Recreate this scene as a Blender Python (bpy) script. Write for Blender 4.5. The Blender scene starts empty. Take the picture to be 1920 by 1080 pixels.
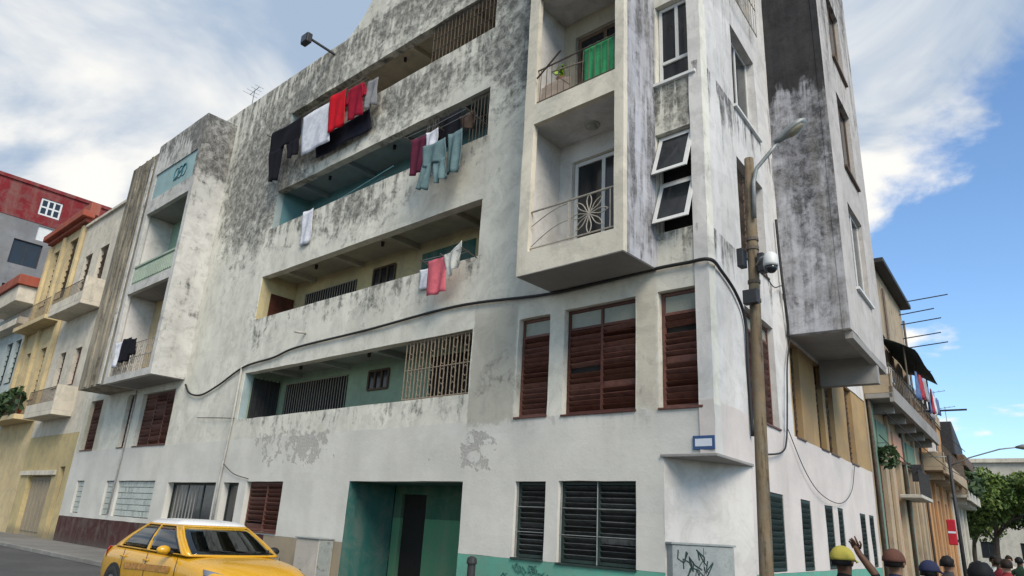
import bpy, bmesh, math, random
from mathutils import Vector, Matrix, noise
random.seed(7)
S = bpy.context.scene
COL = S.collection
rad = math.radians

# ------------------------------------------------------------------ camera
def make_camera():
    cd = bpy.data.cameras.new('camera'); co = bpy.data.objects.new('camera', cd); COL.objects.link(co)
    cd.sensor_width = 36.0; cd.lens = 36.0 * 1312.87 / 1920.0
    cd.clip_start = 0.1; cd.clip_end = 3000
    f = 0.32861; ro = 0.0568987; az = 0.828036
    X = Vector((math.sin(az), -math.cos(az), 0)); Y = Vector((math.cos(az), math.sin(az), 0)); Z = Vector((0, 0, 1))
    B = Matrix((X, Y, Z))
    fw = Vector((0, math.cos(f), math.sin(f))); up = Vector((0, -math.sin(f), math.cos(f))); rt = Vector((1, 0, 0))
    c, s = math.cos(ro), math.sin(ro)
    r2 = B @ (rt * c + up * s); u2 = B @ (up * c - rt * s); w = B @ fw
    M = Matrix((r2, u2, -w)).transposed().to_4x4()
    M.translation = Vector((5.10, -10.5, 1.65))
    co.matrix_world = M
    S.camera = co
make_camera()

# ------------------------------------------------------------------ light
SUN_AZ = rad(119)      # direction towards the sun, measured from +y clockwise (towards +x)
SUN_EL = rad(42)
EXPOSURE = 0.70
def make_light():
    w = bpy.data.worlds.new('World'); S.world = w; w.use_nodes = True
    nt = w.node_tree; nt.nodes.clear()
    n = nt.nodes.new; L = nt.links.new
    out = n('ShaderNodeOutputWorld'); bg = n('ShaderNodeBackground'); L(bg.outputs[0], out.inputs[0])
    bg.inputs[1].default_value = 0.115
    sky = n('ShaderNodeTexSky'); sky.sky_type = 'NISHITA'; sky.sun_disc = False
    sky.sun_elevation = SUN_EL; sky.sun_rotation = SUN_AZ
    sky.air_density = 1.0; sky.dust_density = 0.6; sky.ozone_density = 2.0
    tc = n('ShaderNodeTexCoord')
    def math_(op, a, b=None, clamp=False):
        m = n('ShaderNodeMath'); m.operation = op; m.use_clamp = clamp
        for i, v in enumerate((a, b)):
            if v is None: continue
            if isinstance(v, (int, float)): m.inputs[i].default_value = v
            else: L(v, m.inputs[i])
        return m.outputs[0]
    sep = n('ShaderNodeSeparateXYZ'); L(tc.outputs['Generated'], sep.inputs[0])
    zz = math_('ADD', math_('MAXIMUM', sep.outputs[2], 0.0), 0.22)
    cx = math_('DIVIDE', sep.outputs[0], zz); cy = math_('DIVIDE', sep.outputs[1], zz)
    cb = n('ShaderNodeCombineXYZ'); L(cx, cb.inputs[0]); L(cy, cb.inputs[1]); cb.inputs[2].default_value = 3.7
    def noise_(scale, detail, rough, vec, dist=0.0):
        t = n('ShaderNodeTexNoise'); t.inputs['Scale'].default_value = scale; t.inputs['Detail'].default_value = detail
        t.inputs['Roughness'].default_value = rough; t.inputs['Distortion'].default_value = dist
        L(vec, t.inputs['Vector']); return t.outputs['Fac']
    big = noise_(0.9, 3, 0.5, cb.outputs[0], 0.2)
    fin = noise_(2.3, 9, 0.58, cb.outputs[0], 0.35)
    # a thin cloud sheet over the west of the sky, open blue towards the north east
    side = math_('ADD', math_('MULTIPLY', sep.outputs[0], -0.45), math_('MULTIPLY', sep.outputs[1], -0.32))
    hi = math_('ADD', math_('MULTIPLY', sep.outputs[2], 1.25), -0.19)
    cov = math_('ADD', math_('ADD', math_('MULTIPLY', big, 0.55), math_('MULTIPLY', fin, 0.75)), math_('ADD', side, hi))
    mr = n('ShaderNodeMapRange'); mr.interpolation_type = 'SMOOTHSTEP'
    L(cov, mr.inputs[0]); mr.inputs[1].default_value = 0.89; mr.inputs[2].default_value = 1.0
    # bright and grey parts of the clouds
    br = n('ShaderNodeMapRange'); br.interpolation_type = 'SMOOTHSTEP'
    sh = noise_(1.9, 7, 0.52, cb.outputs[0], 0.6)
    shz = math_('ADD', sh, math_('MULTIPLY', math_('SUBTRACT', 0.42, sep.outputs[2]), 0.42))
    shz = math_('ADD', shz, math_('MULTIPLY', sep.outputs[1], 0.13))
    L(shz, br.inputs[0]); br.inputs[1].default_value = 0.45; br.inputs[2].default_value = 0.66
    cm = n('ShaderNodeMix'); cm.data_type = 'RGBA'
    cm.inputs[6].default_value = (2.15, 2.75, 3.6, 1); cm.inputs[7].default_value = (5.5, 5.4, 5.15, 1)
    L(br.outputs[0], cm.inputs[0])
    sk = n('ShaderNodeMix'); sk.data_type = 'RGBA'; sk.blend_type = 'MULTIPLY'; sk.inputs[0].default_value = 1.0
    L(sky.outputs[0], sk.inputs[6]); sk.inputs[7].default_value = (0.95, 1.10, 1.20, 1)
    # small fair-weather puffs low in the sky
    pf = noise_(2.9, 6, 0.5, cb.outputs[0], 0.15)
    pr = n('ShaderNodeMapRange'); pr.interpolation_type = 'SMOOTHSTEP'; L(pf, pr.inputs[0]); pr.inputs[1].default_value = 0.60; pr.inputs[2].default_value = 0.69
    lowz = n('ShaderNodeMapRange'); L(sep.outputs[2], lowz.inputs[0]); lowz.inputs[1].default_value = 0.36; lowz.inputs[2].default_value = 0.26
    tot = math_('MAXIMUM', mr.outputs[0], math_('MULTIPLY', pr.outputs[0], lowz.outputs[0]))
    mx = n('ShaderNodeMix'); mx.data_type = 'RGBA'
    L(tot, mx.inputs[0]); L(sk.outputs[2], mx.inputs[6]); L(cm.outputs[2], mx.inputs[7])
    L(mx.outputs[2], bg.inputs[0])
    ld = bpy.data.lights.new('sun', 'SUN'); ld.energy = 2.3; ld.angle = rad(30); ld.color = (1.0, 0.91, 0.78)
    lo = bpy.data.objects.new('sun', ld); COL.objects.link(lo)
    d = Vector((math.sin(SUN_AZ) * math.cos(SUN_EL), math.cos(SUN_AZ) * math.cos(SUN_EL), math.sin(SUN_EL)))
    lo.rotation_euler = d.to_track_quat('Z', 'Y').to_euler(); lo.location = (20, -30, 40)
make_light()
vs = S.view_settings
vs.view_transform = 'Standard'; vs.look = 'None'; vs.gamma = 1.0; vs.use_curve_mapping = False; vs.exposure = EXPOSURE

# ------------------------------------------------------------------ materials
def new_mat(name):
    m = bpy.data.materials.new(name); m.use_nodes = True
    nt = m.node_tree; b = nt.nodes['Principled BSDF']
    return m, nt, b
class NT:
    """small wrapper for writing node trees"""
    def __init__(s, nt): s.nt = nt; s.n = nt.nodes.new; s.L = nt.links.new
    def put(s, sock, v):
        if isinstance(v, (int, float)): sock.default_value = v
        elif isinstance(v, (tuple, list)): sock.default_value = tuple(v) if len(v) != 3 or sock.type == 'VECTOR' else (*v, 1)
        else: s.L(v, sock)
    def math(s, op, a, b=0.0, clamp=False):
        m = s.n('ShaderNodeMath'); m.operation = op; m.use_clamp = clamp; s.put(m.inputs[0], a); s.put(m.inputs[1], b); return m.outputs[0]
    def vmath(s, op, a, b=None):
        m = s.n('ShaderNodeVectorMath'); m.operation = op; s.put(m.inputs[0], a)
        if b is not None: s.put(m.inputs[1], b)
        return m.outputs[1] if op in ('LENGTH', 'DOT_PRODUCT') else m.outputs[0]
    def noise(s, vec, scale, detail=5, rough=0.6, dist=0.0):
        t = s.n('ShaderNodeTexNoise'); s.L(vec, t.inputs['Vector'])
        t.inputs['Scale'].default_value = scale; t.inputs['Detail'].default_value = detail
        t.inputs['Roughness'].default_value = rough; t.inputs['Distortion'].default_value = dist
        return t.outputs['Fac']
    def rng(s, v, a, b, c=0.0, d=1.0, smooth=True):
        m = s.n('ShaderNodeMapRange'); m.interpolation_type = 'SMOOTHSTEP' if smooth else 'LINEAR'
        for i, q in enumerate((v, a, b, c, d)): s.put(m.inputs[i], q)
        return m.outputs[0]
    def mix(s, f, a, b):
        m = s.n('ShaderNodeMix'); m.data_type = 'RGBA'; s.put(m.inputs[0], f); s.put(m.inputs[6], a); s.put(m.inputs[7], b); return m.outputs[2]
    def pos(s):
        return s.n('ShaderNodeNewGeometry').outputs['Position']
    def bump(s, h, strength, dist, bsdf):
        b = s.n('ShaderNodeBump'); b.inputs['Strength'].default_value = strength; b.inputs['Distance'].default_value = dist
        s.L(h, b.inputs['Height']); s.L(b.outputs[0], bsdf.inputs['Normal'])

def plaster(name, base, base2, stain=(0.05, 0.05, 0.047), amt=0.4, z0=6.0, z1=17.0, w=0.25, streak=0.4, scale=1.0,
            fresh=None, fresh_col=None, peel=0.0, peel_col=(0.30, 0.285, 0.26), blobs=(), pblobs=(), bands=(), black=None, soft=0.14, rough=0.92, damp=None, grime=None, drips=(), tones=()):
    m, nt, b = new_mat(name); k = NT(nt); P = k.pos()
    sep = k.n('ShaderNodeSeparateXYZ'); k.L(P, sep.inputs[0]); z = sep.outputs[2]
    n1 = k.noise(P, 0.55 * scale, 4, 0.6)
    col = k.mix(k.rng(n1, 0.36, 0.64), base, base2)
    n2 = k.noise(P, 6.0 * scale, 6, 0.65)
    vo = k.n('ShaderNodeTexVoronoi'); vo.inputs['Scale'].default_value = 0.55 * scale; k.L(P, vo.inputs['Vector'])
    vs_ = k.n('ShaderNodeSeparateColor'); k.L(vo.outputs['Color'], vs_.inputs[0])
    col = k.mix(k.rng(vs_.outputs[0], 0.72, 0.74, 0.0, 0.22), col, tuple(c * 0.62 for c in base))
    # painted bands (z from, z to, colour)
    for (a0, a1, c) in bands:
        e = k.math('ADD', z, k.math('MULTIPLY', k.math('SUBTRACT', n2, 0.5), 0.03))
        f = k.math('MULTIPLY', k.rng(e, a0 - .01, a0 + .01), k.rng(e, a1 - .01, a1 + .01, 1.0, 0.0))
        col = k.mix(f, col, c)
    if fresh is not None:
        e = k.math('ADD', z, k.math('MULTIPLY', k.math('SUBTRACT', k.noise(P, 1.7, 5, 0.7), 0.5), 0.12))
        nf = k.noise(P, 0.9, 3, 0.5)
        fc = k.mix(k.rng(nf, 0.35, 0.65), fresh_col, tuple(c * 0.90 for c in fresh_col))
        ff = k.rng(e, fresh - .02, fresh + .02, 1.0, 0.0)
        col = k.mix(ff, col, fc)
    for (u0_, u1_, za_, zb_, tc_, tf_) in tones:      # patches of different old paint
        wx = k.math('ADD', sep.outputs[0], k.math('MULTIPLY', k.math('SUBTRACT', n2, 0.5), 0.16)); wz = k.math('ADD', z, k.math('MULTIPLY', k.math('SUBTRACT', k.noise(P, 2.4, 6, 0.7), 0.5), 0.7))
        tm = k.math('MULTIPLY', k.math('MULTIPLY', k.rng(wx, u0_ - .02, u0_ + .02), k.rng(wx, u1_ - .04, u1_ + .04, 1.0, 0.0)), k.math('MULTIPLY', k.rng(wz, za_ - .06, za_ + .06), k.rng(wz, zb_ - .5, zb_ + .5, 1.0, 0.0)))
        col = k.mix(k.math('MULTIPLY', tm, tf_), col, tc_)
    # dirt: mottled spots and rain streaks, thicker with height and in certain patches
    mot = k.math('ADD', k.math('MULTIPLY', k.noise(P, 2.1 * scale, 8, 0.70, 0.4), 0.72), k.math('MULTIPLY', k.noise(P, 6.5 * scale, 6, 0.72, 0.5), 0.28))
    sv = k.vmath('MULTIPLY', P, (2.6 * scale, 2.6 * scale, 0.28 * scale))
    stk = k.noise(sv, 1.6, 6, 0.65, 0.2)
    val = k.math('ADD', k.math('MULTIPLY', mot, 1 - streak), k.math('MULTIPLY', stk, streak))
    add = k.math('MULTIPLY', k.rng(z, z0, z1, smooth=False), w)
    for (cx, cy, cz, rx, ry, rz, st) in blobs:
        d = k.vmath('LENGTH', k.vmath('MULTIPLY', k.vmath('SUBTRACT', P, (cx, cy, cz)), (1 / rx, 1 / ry, 1 / rz)))
        add = k.math('ADD', add, k.rng(d, 0.35, 1.0, st, 0.0))
    for (ax, u0_, u1_, zt_, ln_, st_) in drips:    # dirty water marks running down from an edge
        xx = sep.outputs[ax]
        mk = k.math('MULTIPLY', k.math('MULTIPLY', k.rng(xx, u0_ - .15, u0_ + .15), k.rng(xx, u1_ - .15, u1_ + .15, 1.0, 0.0)), k.math('MULTIPLY', k.rng(z, zt_ - ln_, zt_, 0.0, 1.0, False), k.rng(z, zt_, zt_ + .03, 1.0, 0.0)))
        add = k.math('ADD', add, k.math('MULTIPLY', k.math('MULTIPLY', mk, st_), k.rng(stk, 0.38, 0.6)))
    thr = k.math('SUBTRACT', 0.705 - amt * 0.3, add)
    st = k.rng(val, k.math('SUBTRACT', thr, 0.03), k.math('ADD', thr, soft * 0.75), 0.0, 0.92)
    grain = k.noise(P, 22.0 * scale, 4, 0.6)
    st = k.math('MULTIPLY', st, k.rng(k.noise(P, 4.3 * scale, 7, 0.75, 0.4), 0.36, 0.60, 0.5, 1.0))
    st = k.math('MULTIPLY', st, k.rng(grain, 0.25, 0.62, 0.78, 1.0))
    if fresh is not None: st = k.math('MULTIPLY', st, k.math('SUBTRACT', 1.0, k.math('MULTIPLY', ff, 0.72)))
    col = k.mix(st, col, stain)
    # blotchy grey grime everywhere
    gr = k.rng(k.noise(P, 1.7 * scale, 9, 0.76, 0.7), 0.44, 0.62, 0.0, 0.48 if grime is None else grime)
    if fresh is not None: gr = k.math('MULTIPLY', gr, k.math('SUBTRACT', 1.0, k.math('MULTIPLY', ff, 0.75)))
    col = k.mix(gr, col, k.mix(0.45, (0.17, 0.165, 0.15), col))
    # light brown wash of old dirt
    ws = k.rng(k.noise(sv, 0.7, 4, 0.6), 0.42, 0.75, 0.0, 0.42)
    if fresh is not None: ws = k.math('MULTIPLY', ws, k.math('SUBTRACT', 1.0, k.math('MULTIPLY', ff, 0.65)))
    col = k.mix(ws, col, k.mix(0.5, (0.27, 0.245, 0.19), col))
    if black is not None:      # soot black upper part with a ragged lower edge (z, height of the edge)
        e = k.math('ADD', z, k.math('ADD', k.math('MULTIPLY', k.math('SUBTRACT', stk, 0.5), 2.2), k.math('MULTIPLY', k.math('SUBTRACT', mot, 0.5), 1.2)))
        fb = k.rng(e, black - .12, black + .35, 0.0, 0.93)
        col = k.mix(fb, col, k.mix(k.rng(stk, 0.35, 0.65), (0.007, 0.007, 0.008), (0.030, 0.029, 0.029)))
    if peel or pblobs:
        pn = k.math('ADD', k.math('MULTIPLY', k.noise(P, 3.1, 5, 0.62, 0.5), 0.7), k.math('MULTIPLY', n2, 0.3))
        ad = peel
        for (cx, cy, cz, rx, ry, rz, s_) in pblobs:
            d = k.vmath('LENGTH', k.vmath('MULTIPLY', k.vmath('SUBTRACT', P, (cx, cy, cz)), (1 / rx, 1 / ry, 1 / rz)))
            ad = k.math('ADD', ad, k.rng(d, 0.3, 1.0, s_, 0.0))
        pt = k.math('SUBTRACT', 0.66, ad)
        pf = k.rng(pn, pt, k.math('ADD', pt, 0.035))
        col = k.mix(k.math('MULTIPLY', pf, 0.85), col, k.mix(k.rng(grain, 0.35, 0.65), peel_col, tuple(c * 1.45 for c in peel_col)))
    if damp is not None:       # dirt splashed up from the pavement
        dz = k.math('ADD', z, k.math('MULTIPLY', k.math('SUBTRACT', mot, 0.5), 0.5))
        col = k.mix(k.rng(dz, damp - .1, damp + .35, 0.55, 0.0), col, (0.10, 0.095, 0.085))
    k.L(col, b.inputs['Base Color']); b.inputs['Roughness'].default_value = rough
    b.inputs['Specular IOR Level'].default_value = 0.25
    h = k.math('ADD', k.math('MULTIPLY', n2, 0.5), k.math('ADD', k.math('MULTIPLY', grain, 0.25), k.math('MULTIPLY', mot, 0.6)))
    if peel or pblobs: h = k.math('SUBTRACT', h, k.math('MULTIPLY', pf, 0.5))
    k.bump(h, 0.55, 0.02, b)
    return m

def paint(name, c, rough=0.6, var=0.25, scale=4.0, metal=0.0, dirt=0.0, dirt_col=(0.05, 0.045, 0.04), spec=0.4, bump=0.15, coat=0.0):
    m, nt, b = new_mat(name); k = NT(nt); P = k.pos()
    n1 = k.noise(P, scale, 6, 0.65); n2 = k.noise(P, scale * 7, 4, 0.6)
    v = k.math('ADD', k.math('MULTIPLY', n1, 0.65), k.math('MULTIPLY', n2, 0.35))
    col = k.mix(k.rng(v, 0.3, 0.7), tuple(x * (1 - var) for x in c), tuple(min(1, x * (1 + var * 0.6)) for x in c))
    if dirt: col = k.mix(k.rng(n1, 0.64 - dirt * 0.3, 0.78 - dirt * 0.25, 0, 0.8), col, dirt_col)
    k.L(col, b.inputs['Base Color']); b.inputs['Metallic'].default_value = metal
    k.L(k.rng(v, 0.3, 0.7, max(0.05, rough - 0.1), min(1, rough + 0.1)), b.inputs['Roughness'])
    b.inputs['Specular IOR Level'].default_value = spec
    if coat: b.inputs['Coat Weight'].default_value = coat; b.inputs['Coat Roughness'].default_value = 0.06
    if bump: k.bump(v, bump, 0.01, b)
    return m

def vary(m, amount=0.5):
    """each piece of this material a little lighter or darker than the next"""
    nt = m.node_tree; b = nt.nodes['Principled BSDF']; k = NT(nt); src = b.inputs['Base Color'].links[0].from_socket
    oi = k.n('ShaderNodeObjectInfo'); hs = k.n('ShaderNodeHueSaturation'); k.L(src, hs.inputs['Color']); k.L(k.rng(oi.outputs['Random'], 0, 1, 1 - amount, 1 + amount, False), hs.inputs['Value']); k.L(k.rng(oi.outputs['Random'], 0, 1, 1.05, .8, False), hs.inputs['Saturation'])
    k.L(hs.outputs[0], b.inputs['Base Color']); return m
def glass(name, c=(0.012, 0.014, 0.016), rough=0.06):
    m, nt, b = new_mat(name); k = NT(nt); P = k.pos()
    n1 = k.noise(P, 3.0, 4, 0.6)
    k.L(k.mix(n1, c, tuple(x * 1.8 for x in c)), b.inputs['Base Color'])
    k.L(k.rng(n1, 0.3, 0.7, rough, rough + 0.1), b.inputs['Roughness'])
    b.inputs['Specular IOR Level'].default_value = 0.5
    k.bump(k.noise(P, 1.2, 2, 0.5), 0.12, 0.03, b)
    return m

M = {}
F_BLOBS = [(-16.5, 0, 13.2, 5.5, 3, 4.6, 0.143), (-9.5, 0, 15.8, 7.5, 3, 2.2, 0.105), (-9.2, 0, 12.9, 4.6, 3, 1.2, 0.105), (-4.4, 0, 13.6, 2.4, 3, 4.2, 0.149),
           (-11, 0, 9.9, 3.0, 2, 1.3, 0.093), (-9.3, 0, 7.2, 2.2, 2, .7, 0.050), (-15.6, 0, 7.2, 1.0, 2, 1.6, 0.074), (-0.6, 0, 9.5, .7, 2, 1.2, 0.099), (-0.25, 0, 7.4, .5, 2, 3.5, 0.062), (-0.5, 0, 13.0, 2.2, 2.5, 2.5, 0.062),
           (-4.8, 0, 4.6, .9, 1, 1.3, 0.062)]
F_PEEL = [(-12.8, 0, 3.5, 2.8, 2, 1.1, .22), (-11.0, 0, 3.3, 1.6, 2, .9, .15), (-5.3, 0, 3.1, 1.0, 2, .8, .25), (-6.5, 0, 3.0, .6, 2, .35, .2), (-8.8, 0, 2.9, 1.8, 2, .5, .09), (-15.3, 0, 4.0, .6, 2, .3, .16), (-5.1, 0, 2.2, 1.0, 2, .5, .08), (-16, 0, 7.6, .7, 2, .8, .12)]
F_DRIPS = [(0, -15.7, -5.6, 13.88, 1.5, .12), (0, -15.7, -5.6, 10.69, 1.4, .11), (0, -15.7, -5.6, 7.50, 1.2, .12), (0, -15.7, -5.6, 4.31, .8, .13), (0, -29, 0, 16.9, 1.3, .13),
           (0, -1.05, -.1, 10.05, 1.2, .3), (0, -1.05, -.1, 6.88, .7, .2), (0, -4.4, -.1, 3.68, .5, .14), (0, -19.9, -12.7, 16.9, 2.6, .12), (0, -4.5, -3.4, 16.9, 6.0, .08)]
F_BLOBS += [(-11.5, 0, 13.2, 5.5, 2, .9, .045), (-9.5, 0, 10.2, 4.5, 2, .8, .05), (-17.5, 0, 12.5, 3, 2, 4.5, .05), (-7, 0, 16.2, 4, 2, 1.2, .05)]
M['front'] = plaster('weathered_front_plaster', (0.71, 0.685, 0.595), (0.63, 0.61, 0.53), stain=(0.042, 0.041, 0.039), amt=0.40, grime=0.42, soft=0.17, z0=5, z1=17, w=0.03, streak=0.14,
                     fresh=3.70, fresh_col=(0.605, 0.585, 0.535), blobs=F_BLOBS, pblobs=F_PEEL, peel=-0.06, drips=F_DRIPS, tones=[(-5.62, -4.32, 3.6, 6.2, (.40, .375, .31), .8), (-1.44, -1.02, 3.7, 6.0, (.46, .40, .31), .6), (-4.6, -3.4, 11.5, 17, (.33, .325, .30), .6), (-29.4, -27, 3.7, 5.9, (.47, .42, .30), .6)])
M['side'] = plaster('weathered_side_plaster', (0.66, 0.635, 0.605), (0.58, 0.56, 0.54), stain=(0.03, 0.03, 0.034), amt=0.36, grime=.4, z0=4, z1=17, w=0.05, streak=0.65, drips=[(1, 0, 13, 10.3, 1.0, .2), (1, 0, 13, 6.9, .8, .18)],
                    fresh=3.78, fresh_col=(0.60, 0.545, 0.505), peel=-0.1)
M['side_ochre'] = plaster('ochre_side_plaster', (0.40, 0.265, 0.12), (0.32, 0.21, 0.10), amt=0.3, z0=0, z1=10, w=0.0, streak=0.5)
M['bay'] = plaster('sooty_bay_plaster', (0.46, 0.46, 0.49), (0.30, 0.30, 0.33), stain=(0.012, 0.012, 0.015), amt=0.80, z0=6.5, z1=13, w=0.05, streak=0.45, black=11.9, soft=.2,
                   blobs=[(.6, 4.5, 9.5, 1.0, 1.5, 2.2, .07)])
M['bayfront'] = plaster('bay_front_plaster', (0.52, 0.48, 0.45), (0.46, 0.43, 0.40), amt=0.38, z0=10, z1=17, w=0.16, streak=0.6)
M['balc'] = plaster('cream_balcony_plaster', (0.70, 0.645, 0.52), (0.63, 0.58, 0.48), amt=0.22, z0=6, z1=17, w=0.05, streak=0.5)
M['balcside'] = plaster('streaked_balcony_side_plaster', (0.50, 0.50, 0.53), (0.42, 0.42, 0.46), stain=(0.03, 0.03, 0.035), amt=0.70, z0=6, z1=15, w=0.06, streak=0.6)
M['balcin'] = plaster('white_balcony_inside', (0.66, 0.64, 0.62), (0.60, 0.58, 0.55), amt=0.05, z0=6, z1=17, w=0.0, streak=0.5)
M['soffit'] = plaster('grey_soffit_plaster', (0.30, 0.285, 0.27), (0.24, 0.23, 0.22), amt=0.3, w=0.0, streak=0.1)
M['leftbay'] = plaster('left_bay_plaster', (0.58, 0.565, 0.53), (0.48, 0.47, 0.44), stain=(0.025, 0.025, 0.024), amt=0.52, z0=12, z1=16.5, w=0.06, streak=0.25, blobs=[(-20, -.6, 15.4, 1.4, 2, 2.3, .26), (-20, -.3, 9.5, .6, .7, 3.0, .03)], drips=[(0, -24.3, -19.9, 16.2, 1.4, .12)])
M['fin'] = plaster('brown_weathered_fin', (0.34, 0.295, 0.22), (0.22, 0.195, 0.15), stain=(0.035, 0.03, 0.025), amt=0.68, z0=6, z1=16, w=0.06, streak=0.8)
M['dado_green'] = plaster('green_dado_paint', (0.115, 0.36, 0.27), (0.10, 0.31, 0.235), amt=0.28, z0=0, z1=3, w=0, streak=0.4, damp=.18)
M['dado_red'] = plaster('burgundy_dado_paint', (0.062, 0.021, 0.02), (0.052, 0.018, 0.018), amt=0.2, z0=0, z1=3, w=0, streak=0.4, damp=.15)
M['dado_tan'] = plaster('tan_dado_paint', (0.33, 0.27, 0.19), (0.29, 0.24, 0.17), amt=0.3, z0=0, z1=3, w=0, streak=0.4)
M['entry_teal'] = plaster('teal_entry_wall', (0.025, 0.12, 0.105), (0.022, 0.10, 0.088), amt=0.2, z0=0, z1=3, w=0, streak=0.5)
M['entry_green'] = plaster('green_entry_wall', (0.032, 0.11, 0.072), (0.028, 0.095, 0.062), amt=0.3, z0=0, z1=3, w=0, streak=0.5, bands=[(0, 1.72, (0.07, 0.225, 0.125))])
M['dark'] = paint('dark_interior', (0.012, 0.011, 0.010), 0.9, bump=0)
for i, (c, c2) in enumerate((((0.30, 0.41, 0.29), (0.25, 0.35, 0.26)), ((0.52, 0.44, 0.24), (0.45, 0.38, 0.22)), ((0.13, 0.30, 0.33), (0.11, 0.26, 0.29)), ((0.50, 0.44, 0.33), (0.45, 0.40, 0.30)))):
    M['log%d' % i] = plaster('gallery_paint_%s' % ('mint', 'yellow', 'teal', 'beige')[i], c, c2, amt=0.15, w=0, streak=0.5)
M['logceil0'] = plaster('gallery_ceiling_grey_green', (0.34, 0.37, 0.34), (0.28, 0.31, 0.29), amt=0.3, w=0, streak=0.1)
M['logceil1'] = plaster('gallery_ceiling_cream', (0.42, 0.40, 0.31), (0.36, 0.34, 0.27), amt=0.3, w=0, streak=0.1)
M['logceil2'] = plaster('gallery_ceiling_blue_grey', (0.30, 0.36, 0.37), (0.25, 0.31, 0.32), amt=0.3, w=0, streak=0.1)
M['logceil3'] = plaster('gallery_ceiling_beige', (0.58, 0.50, 0.38), (0.52, 0.45, 0.34), amt=0.2, w=0, streak=0.1)
M['reveal_blue'] = plaster('pale_blue_jamb', (0.36, 0.45, 0.46), (0.32, 0.41, 0.42), amt=0.2, w=0, streak=0.4)
M['wood'] = paint('red_brown_wood', (0.115, 0.036, 0.022), 0.5, var=0.45, scale=7)
M['wood2'] = paint('brown_frame_wood', (0.11, 0.065, 0.035), 0.6, var=0.4, scale=6)
M['greenwood'] = paint('dark_green_wood', (0.020, 0.040, 0.034), 0.55, var=0.4, scale=6)
M['louvre'] = paint('grey_louvre_metal', (0.075, 0.08, 0.078), 0.45, var=0.6, scale=9, dirt=.3)
for q_ in ('wood', 'wood2', 'greenwood', 'louvre'): vary(M[q_], .45)
M['white'] = paint('white_frame_paint', (0.62, 0.62, 0.60), 0.5, var=0.1)
M['glass'] = glass('dark_window_glass')
M['glass_pale'] = glass('dusty_pale_glass', (0.16, 0.17, 0.14), 0.25)
M['glassblock'] = glass('glass_block', (0.27, 0.30, 0.28), 0.22)
M['iron'] = paint('rusty_iron', (0.11, 0.085, 0.065), 0.7, var=0.5, scale=12)
M['paleiron'] = paint('pale_painted_iron', (0.34, 0.31, 0.26), 0.65, var=0.35, scale=12, dirt=0.25)
M['rustpale'] = paint('rust_stained_pale_iron', (0.27, 0.21, 0.15), 0.7, var=0.5, scale=14, dirt=.35, dirt_col=(.07, .04, .025))
M['darkiron'] = paint('dark_iron', (0.03, 0.03, 0.032), 0.6, var=0.4, scale=10)
M['cable'] = paint('black_cable', (0.016, 0.016, 0.016), 0.6, bump=0)
M['pipe'] = paint('grey_pipe', (0.38, 0.37, 0.34), 0.6, var=0.3, scale=6)
M['pole'] = plaster('brown_timber_pole', (0.20, 0.15, 0.09), (0.14, 0.10, 0.06), stain=(0.03, 0.024, 0.018), amt=0.62, z0=0, z1=9, w=0, streak=0.8, scale=2.6)
M['galv'] = paint('galvanised_steel', (0.26, 0.27, 0.26), 0.5, var=0.3, scale=8, metal=0.3)
M['lens'] = paint('yellowed_lamp_lens', (0.30, 0.27, 0.20), 0.3, var=0.3, scale=14)
M['cabinet'] = paint('grey_cabinet_paint', (0.27, 0.29, 0.28), 0.6, var=0.25, scale=5, dirt=0.25)
M['graffiti'] = paint('dark_green_graffiti', (0.025, 0.055, 0.05), 0.6, var=0.4, scale=9)
M['graf2'] = paint('faded_graffiti', (0.05, 0.17, 0.14), 0.7, var=0.4, scale=9)
M['signblue'] = paint('sign_blue', (0.035, 0.085, 0.21), 0.4, var=0.15)
M['signwhite'] = paint('sign_white', (0.62, 0.66, 0.72), 0.4, var=0.05)
M['roof'] = paint('flat_roof', (0.20, 0.19, 0.18), 0.9)

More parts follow.
